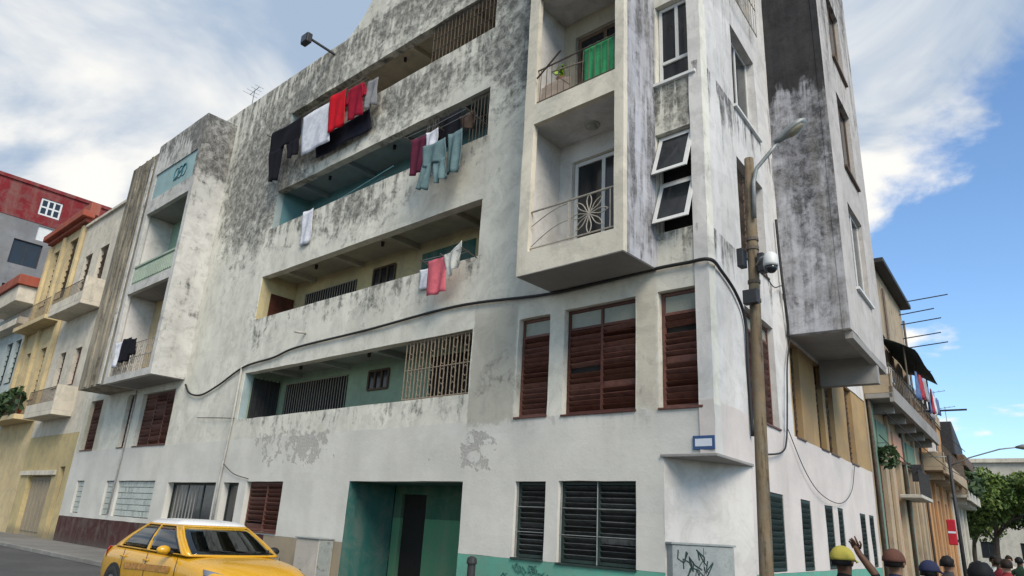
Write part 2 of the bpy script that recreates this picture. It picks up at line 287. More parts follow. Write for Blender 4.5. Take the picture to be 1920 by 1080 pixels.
# ------------------------------------------------------------------ geometry helpers
def root_loc(o):
    v = Vector((0, 0, 0))
    while o is not None: v += Vector(o.location); o = o.parent
    return v
class Fr:
    """a wall frame: u along the wall, d into the building, z up"""
    def __init__(s, o, ang): s.o = Vector((o[0], o[1], 0)); s.a = ang; s.U = Vector((math.cos(ang), math.sin(ang), 0)); s.D = Vector((-math.sin(ang), math.cos(ang), 0))
    def __call__(s, u, d, z): return s.o + s.U * u + s.D * d + Vector((0, 0, z))
FF = Fr((0, 0), 0.0)
FR = Fr((0, 0), math.atan2(0.9953, -0.0971))
FC = Fr((-0.93, 0), math.atan2(0.90664769, 0.42188856))
class MB:
    def __init__(s, fr=None): s.v = []; s.f = []; s.mi = []; s.fr = fr; s.cur = 0
    def P(s, p):
        p = s.fr(*p) if s.fr else Vector(p); s.v.append(p); return len(s.v) - 1
    def face(s, ids): s.f.append(ids); s.mi.append(s.cur)
    def quad(s, a, b, c, d): s.face([s.P(a), s.P(b), s.P(c), s.P(d)]); return s
    def poly(s, pts): s.face([s.P(p) for p in pts]); return s
    def box(s, u0, u1, d0, d1, z0, z1):
        i = [s.P(p) for p in ((u0, d0, z0), (u1, d0, z0), (u1, d1, z0), (u0, d1, z0), (u0, d0, z1), (u1, d0, z1), (u1, d1, z1), (u0, d1, z1))]
        for q in ((0, 3, 2, 1), (4, 5, 6, 7), (0, 1, 5, 4), (1, 2, 6, 5), (2, 3, 7, 6), (3, 0, 4, 7)): s.face([i[j] for j in q])
        return s
    def prism(s, pts, z0, z1):      # pts (u,d) outline, vertical extrusion
        a = [s.P((p[0], p[1], z0)) for p in pts]; b = [s.P((p[0], p[1], z1)) for p in pts]; n = len(pts)
        s.face(a[::-1]); s.face(b)
        for i in range(n): s.face([a[i], a[(i + 1) % n], b[(i + 1) % n], b[i]])
        return s
    def slab(s, pts, d0, d1):       # pts (u,z) outline, extruded in depth
        a = [s.P((p[0], d0, p[1])) for p in pts]; b = [s.P((p[0], d1, p[1])) for p in pts]; n = len(pts)
        s.face(a); s.face(b[::-1])
        for i in range(n): s.face([a[(i + 1) % n], a[i], b[i], b[(i + 1) % n]])
        return s
    def tube(s, pts, r, n=6, caps=True):
        pts = [s.fr(*p) if s.fr else Vector(p) for p in pts]
        rs = r if isinstance(r, (list, tuple)) else [r] * len(pts)
        rings = []; prev = None
        for i, p in enumerate(pts):
            t = (pts[min(i + 1, len(pts) - 1)] - pts[max(i - 1, 0)])
            if t.length < 1e-7: t = Vector((0, 0, 1))
            t.normalize()
            if prev is None:
                a = t.orthogonal().normalized()
            else:
                a = prev - t * prev.dot(t)
                a = a.normalized() if a.length > 1e-5 else t.orthogonal().normalized()
            prev = a; b = t.cross(a)
            ring = []
            for j in range(n):
                an = 2 * math.pi * j / n; s.v.append(p + (a * math.cos(an) + b * math.sin(an)) * rs[i]); ring.append(len(s.v) - 1)
            rings.append(ring)
        for i in range(len(rings) - 1):
            for j in range(n): s.face([rings[i][j], rings[i][(j + 1) % n], rings[i + 1][(j + 1) % n], rings[i + 1][j]])
        if caps: s.face(rings[0][::-1]); s.face(rings[-1])
        return s
    def grid(s, rows):              # rows of points
        ids = [[s.P(p) for p in r] for r in rows]
        for i in range(len(ids) - 1):
            for j in range(len(ids[0]) - 1): s.face([ids[i][j], ids[i][j + 1], ids[i + 1][j + 1], ids[i + 1][j]])
        return s
    def mesh(s, name, origin=Vector((0, 0, 0)), smooth=False, weld=False, mats=(), fix=True):
        me = bpy.data.meshes.new(name)
        me.from_pydata([tuple(p - origin) for p in s.v], [], s.f)
        for m in mats: me.materials.append(m)
        if len(mats) > 1: me.polygons.foreach_set('material_index', s.mi)
        if weld or fix:
            bm = bmesh.new(); bm.from_mesh(me)
            if weld: bmesh.ops.remove_doubles(bm, verts=bm.verts, dist=0.0008)
            if fix: bmesh.ops.recalc_face_normals(bm, faces=bm.faces)
            bm.to_mesh(me); bm.free()
        if smooth: me.polygons.foreach_set('use_smooth', [True] * len(me.polygons))
        me.update(); return me
    def build(s, name, mats, parent=None, smooth=False, weld=False, bevel=0.0, fix=True):
        if not isinstance(mats, (list, tuple)): mats = [mats]
        me = s.mesh(name, root_loc(parent), smooth, weld, mats, fix)
        o = bpy.data.objects.new(name, me); COL.objects.link(o); o.parent = parent
        if bevel:
            b = o.modifiers.new('bevel', 'BEVEL'); b.width = bevel; b.segments = 2; b.limit_method = 'ANGLE'
        return o
def piece(me, name, parent, world, rotz=0.0, rot=None):
    o = bpy.data.objects.new(name, me); COL.objects.link(o); o.parent = parent
    o.location = Vector(world) - root_loc(parent); o.rotation_euler = rot if rot else (0, 0, rotz); return o
def tag(o, label, cat, group=None):
    o['label'] = label; o['category'] = cat
    if group: o['group'] = group
    return o
def thing(name, label, cat, loc=(0, 0, 0), group=None):
    o = bpy.data.objects.new(name, None); COL.objects.link(o); o.location = loc; o.empty_display_size = 0.3
    return tag(o, label, cat, group)
def struct(o): o['kind'] = 'structure'; return o

def wall(fr, name, mat, parent, u0, u1, z0, z1, holes=(), voids=(), t=0.25, d0=0.0, step=0.5, rough=0.010, top=None, rev=None):
    """a plastered wall with real openings; rev = material for the reveals"""
    us = {u0, u1}; zs = {z0, z1}
    for h in list(holes) + list(voids):
        us.update((max(u0, h[0]), min(u1, h[1]))); zs.update((max(z0, h[2]), min(z1, h[3])))
    def fill(vals):
        vals = sorted(vals); out = []
        for a, b in zip(vals, vals[1:]):
            n = max(1, int(math.ceil((b - a) / step)))
            out += [a + (b - a) * i / n for i in range(n)]
        return out + [vals[-1]]
    us = fill(us); zs = fill(zs)
    def inside(u, z, hs): return any(h[0] - 1e-6 < u < h[1] + 1e-6 and h[2] - 1e-6 < z < h[3] + 1e-6 for h in hs)
    allh = list(holes) + list(voids)
    mb = MB(); vid = {}
    def V(u, d, z):
        key = (round(u, 4), round(d, 4), round(z, 4))
        if key not in vid:
            p = fr(u, d, z)
            k = rough if top is None else rough * 0.6
            q = p + fr.D * (noise.noise(p * 1.3) * k + noise.noise(p * 0.4) * k) + fr.U * (noise.noise(p * 1.9 + Vector((9, 3, 1))) * k * 0.7) + Vector((0, 0, noise.noise(p * 1.7 + Vector((2, 7, 5))) * k * 0.7))
            mb.v.append(q); vid[key] = len(mb.v) - 1
        return vid[key]
    cell = {}
    nu, nz = len(us) - 1, len(zs) - 1
    for i in range(nu):
        for j in range(nz):
            cell[i, j] = not inside((us[i] + us[i + 1]) / 2, (zs[j] + zs[j + 1]) / 2, allh)
    d1 = d0 + t
    for (i, j), full in cell.items():
        if not full: continue
        a, b, c, e = us[i], us[i + 1], zs[j], zs[j + 1]
        mb.cur = 0
        mb.face([V(a, d0, c), V(b, d0, c), V(b, d0, e), V(a, d0, e)])
        mb.face([V(a, d1, c), V(a, d1, e), V(b, d1, e), V(b, d1, c)])
        for di, dj, e0, e1 in ((-1, 0, (a, c), (a, e)), (1, 0, (b, e), (b, c)), (0, -1, (b, c), (a, c)), (0, 1, (a, e), (b, e))):
            if not cell.get((i + di, j + dj), False):
                mb.cur = 1 if (rev and (i + di, j + dj) in cell) else 0
                mb.face([V(e0[0], d0, e0[1]), V(e0[0], d1, e0[1]), V(e1[0], d1, e1[1]), V(e1[0], d0, e1[1])])
    o = mb.build(name, [mat, rev] if rev else [mat], parent, fix=True)
    return o

# ------------------------------------------------------------------ window builders
SLATS = {}
def slat_mesh(w, h, t, mat, tilt):
    key = (round(w, 3), round(h, 3), mat.name)
    if key not in SLATS:
        c, s = math.cos(tilt), math.sin(tilt)
        mb = MB()
        pts = [(-t / 2, -h / 2), (t / 2, -h / 2), (t / 2, h / 2), (-t / 2, h / 2)]
        pts = [(y * c - z * s, y * s + z * c) for y, z in pts]
        a = [mb.P((-w / 2, y, z)) for y, z in pts]; b = [mb.P((w / 2, y, z)) for y, z in pts]
        mb.face(a); mb.face(b[::-1])
        for i in range(4): mb.face([a[i], a[(i + 1) % 4], b[(i + 1) % 4], b[i]])
        SLATS[key] = mb.mesh('slat', mats=[mat])
    return SLATS[key]
def shutter_window(fr, parent, u0, u1, z0, z1, leaves=1, n=14, transom=0.0, inset=0.17, mat=None, slat=None, name='shutter_window', fw=0.055, sill=True, bars=False, tilt=0.6, gap=1.18):
    mat = mat or M['wood']; slat = slat or mat
    e = 0.012; u0 += e; u1 -= e; z0 += e; z1 -= e
    mb = MB(fr); zt = z1 - transom
    D0, D1 = inset, inset + 0.06
    mb.box(u0, u0 + fw, D0, D1, z0, z1); mb.box(u1 - fw, u1, D0, D1, z0, z1)
    mb.box(u0 + fw, u1 - fw, D0, D1, z0, z0 + fw); mb.box(u0 + fw, u1 - fw, D0, D1, z1 - fw, z1)
    if transom: mb.box(u0 + fw, u1 - fw, D0 - .002, D1, zt - fw, zt)
    lw = (u1 - u0 - fw) / leaves
    for i in range(1, leaves): mb.box(u0 + i * lw, u0 + i * lw + fw, D0 - .004, D1 + .002, z0 + fw, z1 - fw)
    if sill: mb.box(u0 - .02, u1 + .02, -0.035, inset - .01, z0 - 0.045, z0 - 0.008)
    w = mb.build(name, mat, parent, bevel=0.004)
    MB(fr).box(u0 + .01, u1 - .01, D1 + .03, D1 + .05, z0 + .01, z1 - .01).build('backing', M['dark'], w)
    top = (zt if transom else z1) - fw; bot = z0 + fw; pitch = (top - bot) / n
    me = slat_mesh(lw - fw - 0.006, pitch * gap, 0.012, slat, tilt)
    for i in range(leaves):
        uc = u0 + fw + i * lw + (lw - fw) / 2
        for j in range(n):
            if random.random() < 0.012: continue
            p = fr(uc, D0 + 0.03, bot + (j + 0.5) * pitch)
            piece(me, 'slat', w, p, rot=((random.gauss(0, 0.10) if random.random() > .08 else random.gauss(0, .4)) if abs(fr.a) < .01 else 0, random.gauss(0, .008), fr.a))
    if transom:
        for i in range(leaves):
            MB(fr).box(u0 + fw + i * lw + .004, u0 + (i + 1) * lw - .004, D0 + .025, D0 + .032, zt + .004, z1 - fw - .004).build('pane', M['glass_pale'], w)
    if bars:
        mb = MB(fr)
        for i in range(leaves + 1):
            u = u0 + .02 + (u1 - u0 - .04) * i / leaves
            mb.tube([(u, D0 - .05, z0), (u, D0 - .05, z1)], 0.012, 5)
        for j in range(1, 3): mb.tube([(u0, D0 - .05, z0 + (z1 - z0) * j / 3), (u1, D0 - .05, z0 + (z1 - z0) * j / 3)], 0.008, 5)
        mb.build('security_bars', M['galv'], w)
    return w
def panel_door(fr, parent, u0, u1, z0, z1, mat, inset=.16):
    e = .012; u0 += e; u1 -= e; z1 -= e; um = (u0 + u1) / 2; H = z1 - z0
    mb = MB(fr); mb.box(u0, u1, inset + .03, inset + .05, z0, z1)
    mb.box(u0, u0 + .07, inset - .02, inset + .028, z0, z1); mb.box(u1 - .07, u1, inset - .02, inset + .028, z0, z1); mb.box(u0 + .07, u1 - .07, inset - .02, inset + .028, z1 - .08, z1)
    mb.box(u0 + .07, u1 - .07, inset - .018, inset + .028, z0 + H * .74, z0 + H * .74 + .07)
    d = mb.build('door', mat, parent)
    for a, b in ((u0 + .08, um - .01), (um + .01, u1 - .08)):
        MB(fr).box(a, b, inset, inset + .028, z0, z0 + H * .74 - .005).build('leaf', mat, d, bevel=.004)
        for q in range(3): MB(fr).box(a + .06, b - .06, inset - .015, inset - .001, z0 + .12 + q * H * .24, z0 + .06 + (q + 1) * H * .24 - .06).build('raised_panel', mat, d, bevel=.008)
        MB(fr).box(a, b, inset + .005, inset + .012, z0 + H * .74 + .08, z1 - .09).build('fanlight', M['glass'], d)
    return d
def pane_window(fr, parent, u0, u1, z0, z1, cols=2, rows=1, inset=0.16, mat=None, g=None, name='window', fw=0.06, low=0.0, sill=False):
    mat = mat or M['white']; g = g or M['glass']
    e = 0.012; u0 += e; u1 -= e; z0 += e; z1 -= e
    mb = MB(fr); D0, D1 = inset, inset + 0.06
    mb.box(u0, u0 + fw, D0, D1, z0, z1); mb.box(u1 - fw, u1, D0, D1, z0, z1)
    mb.box(u0 + fw, u1 - fw, D0, D1, z0, z0 + fw); mb.box(u0 + fw, u1 - fw, D0, D1, z1 - fw, z1)
    zb = z0 + fw
    if low: mb.box(u0 + fw, u1 - fw, D0 - .003, D1, z0 + low, z0 + low + fw); zb = z0 + low + fw
    cw = (u1 - u0 - 2 * fw) / cols; rh = (z1 - fw - zb) / rows
    for i in range(1, cols): mb.box(u0 + fw + i * cw - fw / 2, u0 + fw + i * cw + fw / 2, D0 + .002, D1 - .002, zb, z1 - fw)
    for j in range(1, rows): mb.box(u0 + fw, u1 - fw, D0 + .004, D1 - .004, zb + j * rh - fw / 2, zb + j * rh + fw / 2)
    if sill: mb.box(u0 - .06, u1 + .06, -0.07, inset - .01, z0 - 0.07, z0 - 0.008)
    w = mb.build(name, mat, parent, bevel=0.004)
    if low: MB(fr).box(u0 + fw, u1 - fw, D0 + .03, D0 + .036, z0 + fw, z0 + low).build('pane', g, w)
    for i in range(cols):
        for j in range(rows):
            MB(fr).box(u0 + fw + i * cw + .004, u0 + fw + (i + 1) * cw - .004, D0 + .025, D0 + .031, zb + j * rh + .004, zb + (j + 1) * rh - .004).build('pane', g, w)
    MB(fr).box(u0 + .01, u1 - .01, D1 + .05, D1 + .07, z0 + .01, z1 - .01).build('backing', M['dark'], w)
    return w
def awning_window(fr, parent, u0, u1, z0, z1, inset=0.12):
    """two top-hung sashes pushed open one above the other"""
    mb = MB(fr); e = .012; u0 += e; u1 -= e; z0 += e; z1 -= e
    fw = .045
    mb.box(u0, u0 + fw, inset, inset + .07, z0, z1); mb.box(u1 - fw, u1, inset, inset + .07, z0, z1)
    mb.box(u0 + fw, u1 - fw, inset, inset + .07, z0, z0 + fw); mb.box(u0 + fw, u1 - fw, inset, inset + .07, z1 - fw, z1)
    zm = (z0 + z1) / 2; mb.box(u0 + fw, u1 - fw, inset, inset + .07, zm - fw / 2, zm + fw / 2)
    w = mb.build('awning_window', M['balcin'], parent)
    MB(fr).box(u0 + .01, u1 - .01, inset + .12, inset + .14, z0 + .01, z1 - .01).build('backing', M['dark'], w)
    for a, b in ((zm + .02, z1 - fw), (z0 + fw, zm - .03)):
        H = b - a; ang = rad(20); c, s_ = math.cos(ang), math.sin(ang)
        def q(u, t, o): return (u, inset - t * s_ - o * c, b - t * c + o * s_ * 0 )
        sb = MB(fr)
        def bar(ua, ub, t0, t1):
            pts = [q(ua, t0, 0), q(ub, t0, 0), q(ub, t1, 0), q(ua, t1, 0)]; pts2 = [(p[0], p[1] - .035, p[2]) for p in pts]
            i = [sb.P(p) for p in pts + pts2]
            for f in ((0, 1, 2, 3), (7, 6, 5, 4), (0, 4, 5, 1), (1, 5, 6, 2), (2, 6, 7, 3), (3, 7, 4, 0)): sb.face([i[x] for x in f])
        ua, ub = u0 + .03, u1 - .03; f_ = .075
        bar(ua, ua + f_, 0, H); bar(ub - f_, ub, 0, H); bar(ua + f_, ub - f_, 0, f_); bar(ua + f_, ub - f_, H - f_, H)
        sash = sb.build('sash', M['white'], w)
        gb = MB(fr); p = [q(ua + f_, f_, 0), q(ub - f_, f_, 0), q(ub - f_, H - f_, 0), q(ua + f_, H - f_, 0)]
        p0 = [(x[0], x[1] - .012, x[2]) for x in p]; p1 = [(x[0], x[1] - .02, x[2]) for x in p]
        i = [gb.P(x) for x in p0 + p1]
        for f in ((0, 1, 2, 3), (7, 6, 5, 4), (0, 4, 5, 1), (1, 5, 6, 2), (2, 6, 7, 3), (3, 7, 4, 0)): gb.face([i[x] for x in f])
        gb.build('pane', M['glass'], w)
    return w
def bar_grille(fr, parent, u0, u1, z0, z1, d, mat, n=20, r=0.011, rails=3, ornate=False, name='grille'):
    mb = MB(fr)
    for i in range(n + 1):
        u = u0 + (u1 - u0) * i / n
        mb.tube([(u, d, z0), (u, d, z1)], r, 5)
    for j in range(rails):
        z = z0 + .02 + (z1 - z0 - .04) * j / max(1, rails - 1)
        mb.tube([(u0, d, z), (u1, d, z)], r * 1.2, 5)
    if ornate:
        k = n // 3
        for i in range(k):
            u = u0 + (u1 - u0) * (i + .5) / k; w = (u1 - u0) / k * .2
            for zc in [z0 + (z1 - z0) * q for q in (.14, .38, .62, .86)]:
                pts = [(u + w * math.cos(a), d + .004, zc + (z1 - z0) * .085 * math.sin(a)) for a in [2 * math.pi * q / 8 for q in range(9)]]
                mb.tube(pts, r * .9, 4, caps=False)
    return mb.build(name, mat, parent)

# ------------------------------------------------------------------ ground
def asphalt():
    m, nt, b = new_mat('worn_asphalt'); k = NT(nt); P = k.pos()
    n1 = k.noise(P, 0.35, 5, 0.6); n2 = k.noise(P, 9, 6, 0.7); n3 = k.noise(P, 60, 3, 0.6)
    c = k.mix(k.rng(n1, 0.35, 0.65), (0.050, 0.050, 0.050), (0.075, 0.074, 0.072))
    c = k.mix(k.rng(n2, 0.55, 0.75, 0, 0.6), c, (0.035, 0.035, 0.036))
    c = k.mix(k.rng(n3, 0.5, 0.7, 0, 0.5), c, (0.11, 0.108, 0.105))
    k.L(c, b.inputs['Base Color']); b.inputs['Roughness'].default_value = 0.9
    k.bump(k.math('ADD', n2, n3), 0.4, 0.02, b); return m
M['asphalt'] = asphalt()
M['pave'] = plaster('grey_pavement_concrete', (0.20, 0.195, 0.185), (0.15, 0.147, 0.14), amt=0.35, z0=-5, z1=-4, w=0, streak=0.1)
M['kerb'] = plaster('kerb_concrete', (0.24, 0.235, 0.22), (0.17, 0.165, 0.155), amt=0.4, z0=-5, z1=-4, w=0, streak=0.1)
mb = MB(); mb.quad((-700, -700, 0), (700, -700, 0), (700, 700, 0), (-700, 700, 0)); struct(mb.build('road', M['asphalt']))
mb = MB()
RDv, RNv = FR.U, -FR.D
ra = lambda r, o: tuple((RDv * r + RNv * o)[:2])
mb.prism([(-90, -2.25), (1.2, -2.25), (2.1, -1.7), ra(-0.2, 2.25)[:2], ra(120, 2.25), ra(120, -6), (-6, 6), (-90, 6)], 0.002, 0.115)
pv = struct(mb.build('pavement', M['pave']))
slabs = MB()
for k in range(60):      # kerb stones along the main street
    x = -60 + k * 1.02; slabs = MB().box(x, x + 1.0, -2.43, -2.255, 0.002, 0.125 + random.uniform(-.006, .006)); slabs.build('kerb_stone', M['kerb'], pv, bevel=.012)
for k in range(45):
    r = 0.2 + k * 1.02; MB(FR).box(r, r + 1.0, -2.43, -2.255, 0.002, 0.125 + random.uniform(-.006, .006)).build('kerb_stone', M['kerb'], pv, bevel=.012)

# ------------------------------------------------------------------ the apartment building
BLD = thing('apartment_building', 'weathered white five storey corner apartment block with open galleries and balconies', 'building', (-12, 3, 0.115))
Z0 = 0.10
LZ = [(4.31, 5.76), (7.50, 8.96), (10.69, 12.07), (13.88, 15.17)]
LU0, LU1 = -15.67, -5.65
holes = [(-28.3, -27.45, 1.25, 2.50), (-25.1, -24.35, 1.25, 2.50), (-23.93, -20.65, 1.25, 2.50), (-19.62, -16.26, 1.22, 2.45), (-15.82, -14.86, 1.22, 2.45),
         (-14.42, -12.48, 1.17, 2.48), (-9.52, -5.60, 0, 2.49), (-4.17, -3.42, 1.12, 2.49), (-3.11, -1.46, 1.10, 2.50),
         (-4.28, -3.45, 3.72, 5.76), (-3.09, -1.46, 3.70, 5.78), (-1.0, -0.19, 3.69, 5.77),
         (-1.0, -0.20, 6.90, 8.97), (-0.97, -0.15, 10.10, 12.0), (-0.95, -0.15, 13.4, 15.2),
         (-23.35, -20.5, 3.74, 5.70), (-24.85, -24.05, 3.74, 5.78), (-28.9, -27.5, 3.74, 5.82),
         (-2.98, -1.5, 6.46, 9.02), (-2.98, -1.5, 9.92, 12.2), (-2.98, -1.5, 13.1, 15.2)]
for a, b in LZ: holes.append((LU0, LU1, a, b))
wall(FF, 'front_wall', M['front'], BLD, -29.5, 0.0, 1.10, 16.93, holes, voids=[(-0.93, 0.0, 0, 2.92)], t=0.25, step=0.30, rough=.015)
g = [(-12.75, 16.93), (-12.45, 17.05), (-12.1, 17.3), (-11.8, 17.6), (-11.5, 17.98), (-11.15, 18.6), (-10.8, 19.2), (-10.3, 19.7), (-9.6, 19.95), (-8.8, 20.0), (0, 20.0), (0, 16.93)]
MB(FF).slab(g[::-1], 0.0, 0.25).build('curved_parapet', M['front'], BLD)
# painted dado strips at street level
wall(FF, 'dado', M['dado_red'], BLD, -29.5, -13.05, Z0, 1.095, t=0.25)
wall(FF, 'dado', M['dado_tan'], BLD, -13.045, -9.52, Z0, 1.095, t=0.25)
wall(FF, 'dado', M['dado_green'], BLD, -5.60, -0.93, Z0, 1.095, t=0.25)
wall(FR, 'dado', M['dado_green'], BLD, 1.66, 12.9, Z0, 1.115, t=0.25)
# chamfered corner at street level, and the sharp corner above it
M['corner'] = plaster('corner_plaster', (0.56, 0.54, 0.51), (0.51, 0.49, 0.465), stain=(0.30, 0.22, 0.15), amt=0.24, z0=0, z1=3, w=0.0, streak=0.5, damp=.5,
                      blobs=[(-0.5, .7, 2.65, .8, .9, .45, .09), (-.4, .8, 1.7, .8, 1, .4, .07)], soft=.4, peel=-.12, pblobs=[(-.1, 1.5, 2.0, .12, .2, .9, .2)])
wall(FC, 'corner_wall', M['corner'], BLD, 0.0, 1.822, Z0, 2.90, t=0.2, step=.3)
mb = MB(); mb.prism([(-0.98, -0.035), (0.035, -0.035), tuple((RDv * 1.74 + RNv * .035)[:2]), tuple((RDv * 1.60 - RNv * .2)[:2]), (-.85, .2)], 2.875, 2.925)
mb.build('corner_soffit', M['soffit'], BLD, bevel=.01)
rh = [(2.58, 3.50, 1.14, 2.52), (4.7, 5.5, 1.13, 2.52), (6.75, 7.5, 1.13, 2.52), (7.96, 8.56, 1.13, 2.52), (10.5, 11.27, 1.13, 2.51), (11.8, 12.46, 1.13, 2.52),
      (1.78, 3.60, 3.78, 5.88), (4.8, 5.5, 3.80, 5.9), (6.87, 7.57, 3.80, 5.9), (7.83, 8.68, 3.80, 5.9), (10.15, 11.04, 3.80, 5.9),
      (1.82, 3.5, 6.95, 9.1), (1.86, 3.5, 10.33, 12.42), (1.88, 3.5, 13.5, 15.6)]
wall(FR, 'side_wall', M['side'], BLD, 0.0, 12.9, 1.12, 19.0, rh, voids=[(0, 1.66, 0, 2.92), (4.62, 12.9, 3.785, 5.93)], t=0.25, step=0.32, rough=.014)
wall(FR, 'side_wall_panel', M['side_ochre'], BLD, 4.62, 12.9, 3.785, 5.93, [h for h in rh if h[2] == 3.8], t=0.22, d0=0.025, step=.42)
# roof and rear, so the block is closed
mb = MB(); mb.prism([(-29.4, .24), (-.02, .24), tuple((RDv * 12.8 - RNv * .24)[:2]), (-29.4, 13)], 16.3, 16.5); mb.build('roof', M['roof'], BLD)
mb = MB(); mb.box(-29.5, -29.25, .25, 13, Z0, 16.93); mb.build('end_wall', M['front'], BLD)
mb = MB(); mb.prism([(-29.25, 12.8), tuple((RDv * 12.88 - RNv * .25)[:2]), tuple((RDv * 12.88 + Vector((-.3, .25, 0)))[:2]), (-29.25, 13.05)], Z0, 16.93); mb.build('rear_wall', M['side'], BLD)

# glass block windows
def glass_blocks(u0, u1, z0, z1, nc, nr):
    mb = MB(FF); fw = .03
    mb.box(u0 + .01, u1 - .01, .13, .16, z0 + .01, z1 - .01)
    w = mb.build('glass_block_window', M['pipe'], BLD)
    cw, ch = (u1 - u0 - .04) / nc, (z1 - z0 - .04) / nr
    key = MB().box(-cw / 2 + .012, cw / 2 - .012, -.05, .0, -ch / 2 + .012, ch / 2 - .012).mesh('glass_block', mats=[M['glassblock']])
    for i in range(nc):
        for j in range(nr):
            piece(key, 'glass_block', w, (u0 + .02 + (i + .5) * cw, .129, z0 + .02 + (j + .5) * ch), rot=(random.gauss(0, .03), 0, random.gauss(0, .03)))
glass_blocks(-28.3, -27.45, 1.25, 2.5, 3, 6); glass_blocks(-25.1, -24.35, 1.25, 2.5, 3, 6); glass_blocks(-23.93, -20.65, 1.25, 2.5, 12, 6)
# street level windows on the left
w = pane_window(FF, BLD, -19.62, -16.26, 1.22, 2.45, cols=3, inset=.2, mat=M['greenwood'], name='wide_window')
cur = MB(FF); cur.grid([[(-19.5 + 1.75 * i / 28, .23 + .02 * math.sin(i * 1.7), z) for i in range(29)] for z in (1.3, 1.85, 2.4)]); cur.build('curtain', paint('grey_curtain', (.25, .24, .22), .9), w, smooth=True)
pane_window(FF, BLD, -15.82, -14.86, 1.22, 2.45, cols=1, inset=.2, mat=M['greenwood'], name='narrow_window')
shutter_window(FF, BLD, -14.42, -12.48, 1.17, 2.48, leaves=2, n=10, inset=.14)
# street level windows right of the entrance, dark louvres
shutter_window(FF, BLD, -4.17, -3.42, 1.12, 2.49, leaves=1, n=13, inset=.12, mat=M['greenwood'], slat=M['louvre'], name='louvre_window', bars=True, tilt=0.95, gap=.95)
shutter_window(FF, BLD, -3.11, -1.46, 1.10, 2.50, leaves=2, n=13, inset=.12, mat=M['greenwood'], slat=M['louvre'], name='louvre_window', bars=True, tilt=0.95, gap=.95)
# first floor shutters
shutter_window(FF, BLD, -4.28, -3.45, 3.72, 5.76, leaves=1, n=15, transom=.34, inset=.13, gap=1.0, tilt=.72)
shutter_window(FF, BLD, -3.09, -1.46, 3.70, 5.78, leaves=2, n=15, transom=.36, inset=.13, gap=1.0, tilt=.72)
shutter_window(FF, BLD, -1.0, -0.19, 3.69, 5.77, leaves=1, n=15, transom=.36, inset=.13, gap=1.0, tilt=.72)
shutter_window(FF, BLD, -23.35, -20.5, 3.74, 5.70, leaves=3, n=13, inset=.15)
shutter_window(FF, BLD, -24.85, -24.05, 3.74, 5.78, leaves=1, n=13, inset=.15)
shutter_window(FF, BLD, -28.9, -27.5, 3.74, 5.82, leaves=1, n=13, inset=.15)
awning_window(FF, BLD, -1.0, -0.20, 6.90, 8.97)
pane_window(FF, BLD, -0.97, -0.15, 10.10, 12.0, cols=2, inset=.13, low=.5, sill=True, fw=.07)
pane_window(FF, BLD, -0.95, -0.15, 13.4, 15.2, cols=2, inset=.13, low=.5)
# side street windows
for h in rh[:6]:
    shutter_window(FR, BLD, h[0], h[1], h[2], h[3], leaves=1, n=12, inset=.012, mat=M['greenwood'], name='louvre_window', sill=False)
shutter_window(FR, BLD, 1.78, 3.60, 3.78, 5.88, leaves=2, n=15, inset=.12, transom=.3)
for h in rh[7:11]:
    shutter_window(FR, BLD, h[0], h[1], h[2], h[3], leaves=1, n=14, inset=.14, mat=M['wood2'], name='brown_shutter_window')
shutter_window(FR, BLD, 1.82, 3.5, 6.95, 9.1, leaves=2, n=14, inset=.16, mat=M['wood2'], name='brown_shutter_window')
pane_window(FR, BLD, 1.86, 3.5, 10.33, 12.42, cols=2, inset=.18, sill=True)
w = pane_window(FR, BLD, 1.88, 3.5, 13.5, 15.6, cols=2, inset=.18)
bar_grille(FR, w, 1.9, 3.48, 13.1, 15.4, -.12, M['paleiron'], n=9, rails=4)

# entrance recess
mb = MB(FF); mb.cur = 0
mb.quad((-9.53, .25, Z0), (-9.53, 1.45, Z0), (-9.53, 1.45, 2.50), (-9.53, .25, 2.50)); mb.quad((-9.53, .25, 2.50), (-9.53, 1.45, 2.50), (-5.59, 1.45, 2.50), (-5.59, .25, 2.50)); mb.quad((-5.59, .25, Z0), (-5.59, 1.45, Z0), (-5.59, 1.45, 2.5), (-5.59, .25, 2.5))
en = mb.build('entrance', M['entry_teal'], BLD, fix=False)
MB(FF).box(-9.53, -9.5, 0.012, .26, Z0, 2.49).build('jamb', M['entry_teal'], en)
wall(FF, 'back_wall', M['entry_green'], en, -9.5, -5.6, Z0, 2.5, [(-9.22, -8.3, 0, 2.28)], t=.12, d0=1.45)
MB(FF).box(-9.2, -8.32, 1.53, 1.55, Z0, 2.27).build('dark_door', M['dark'], en)
MB(FF).box(-9.6, -5.55, .0, 1.6, .08, .122).build('threshold', M['pave'], en)

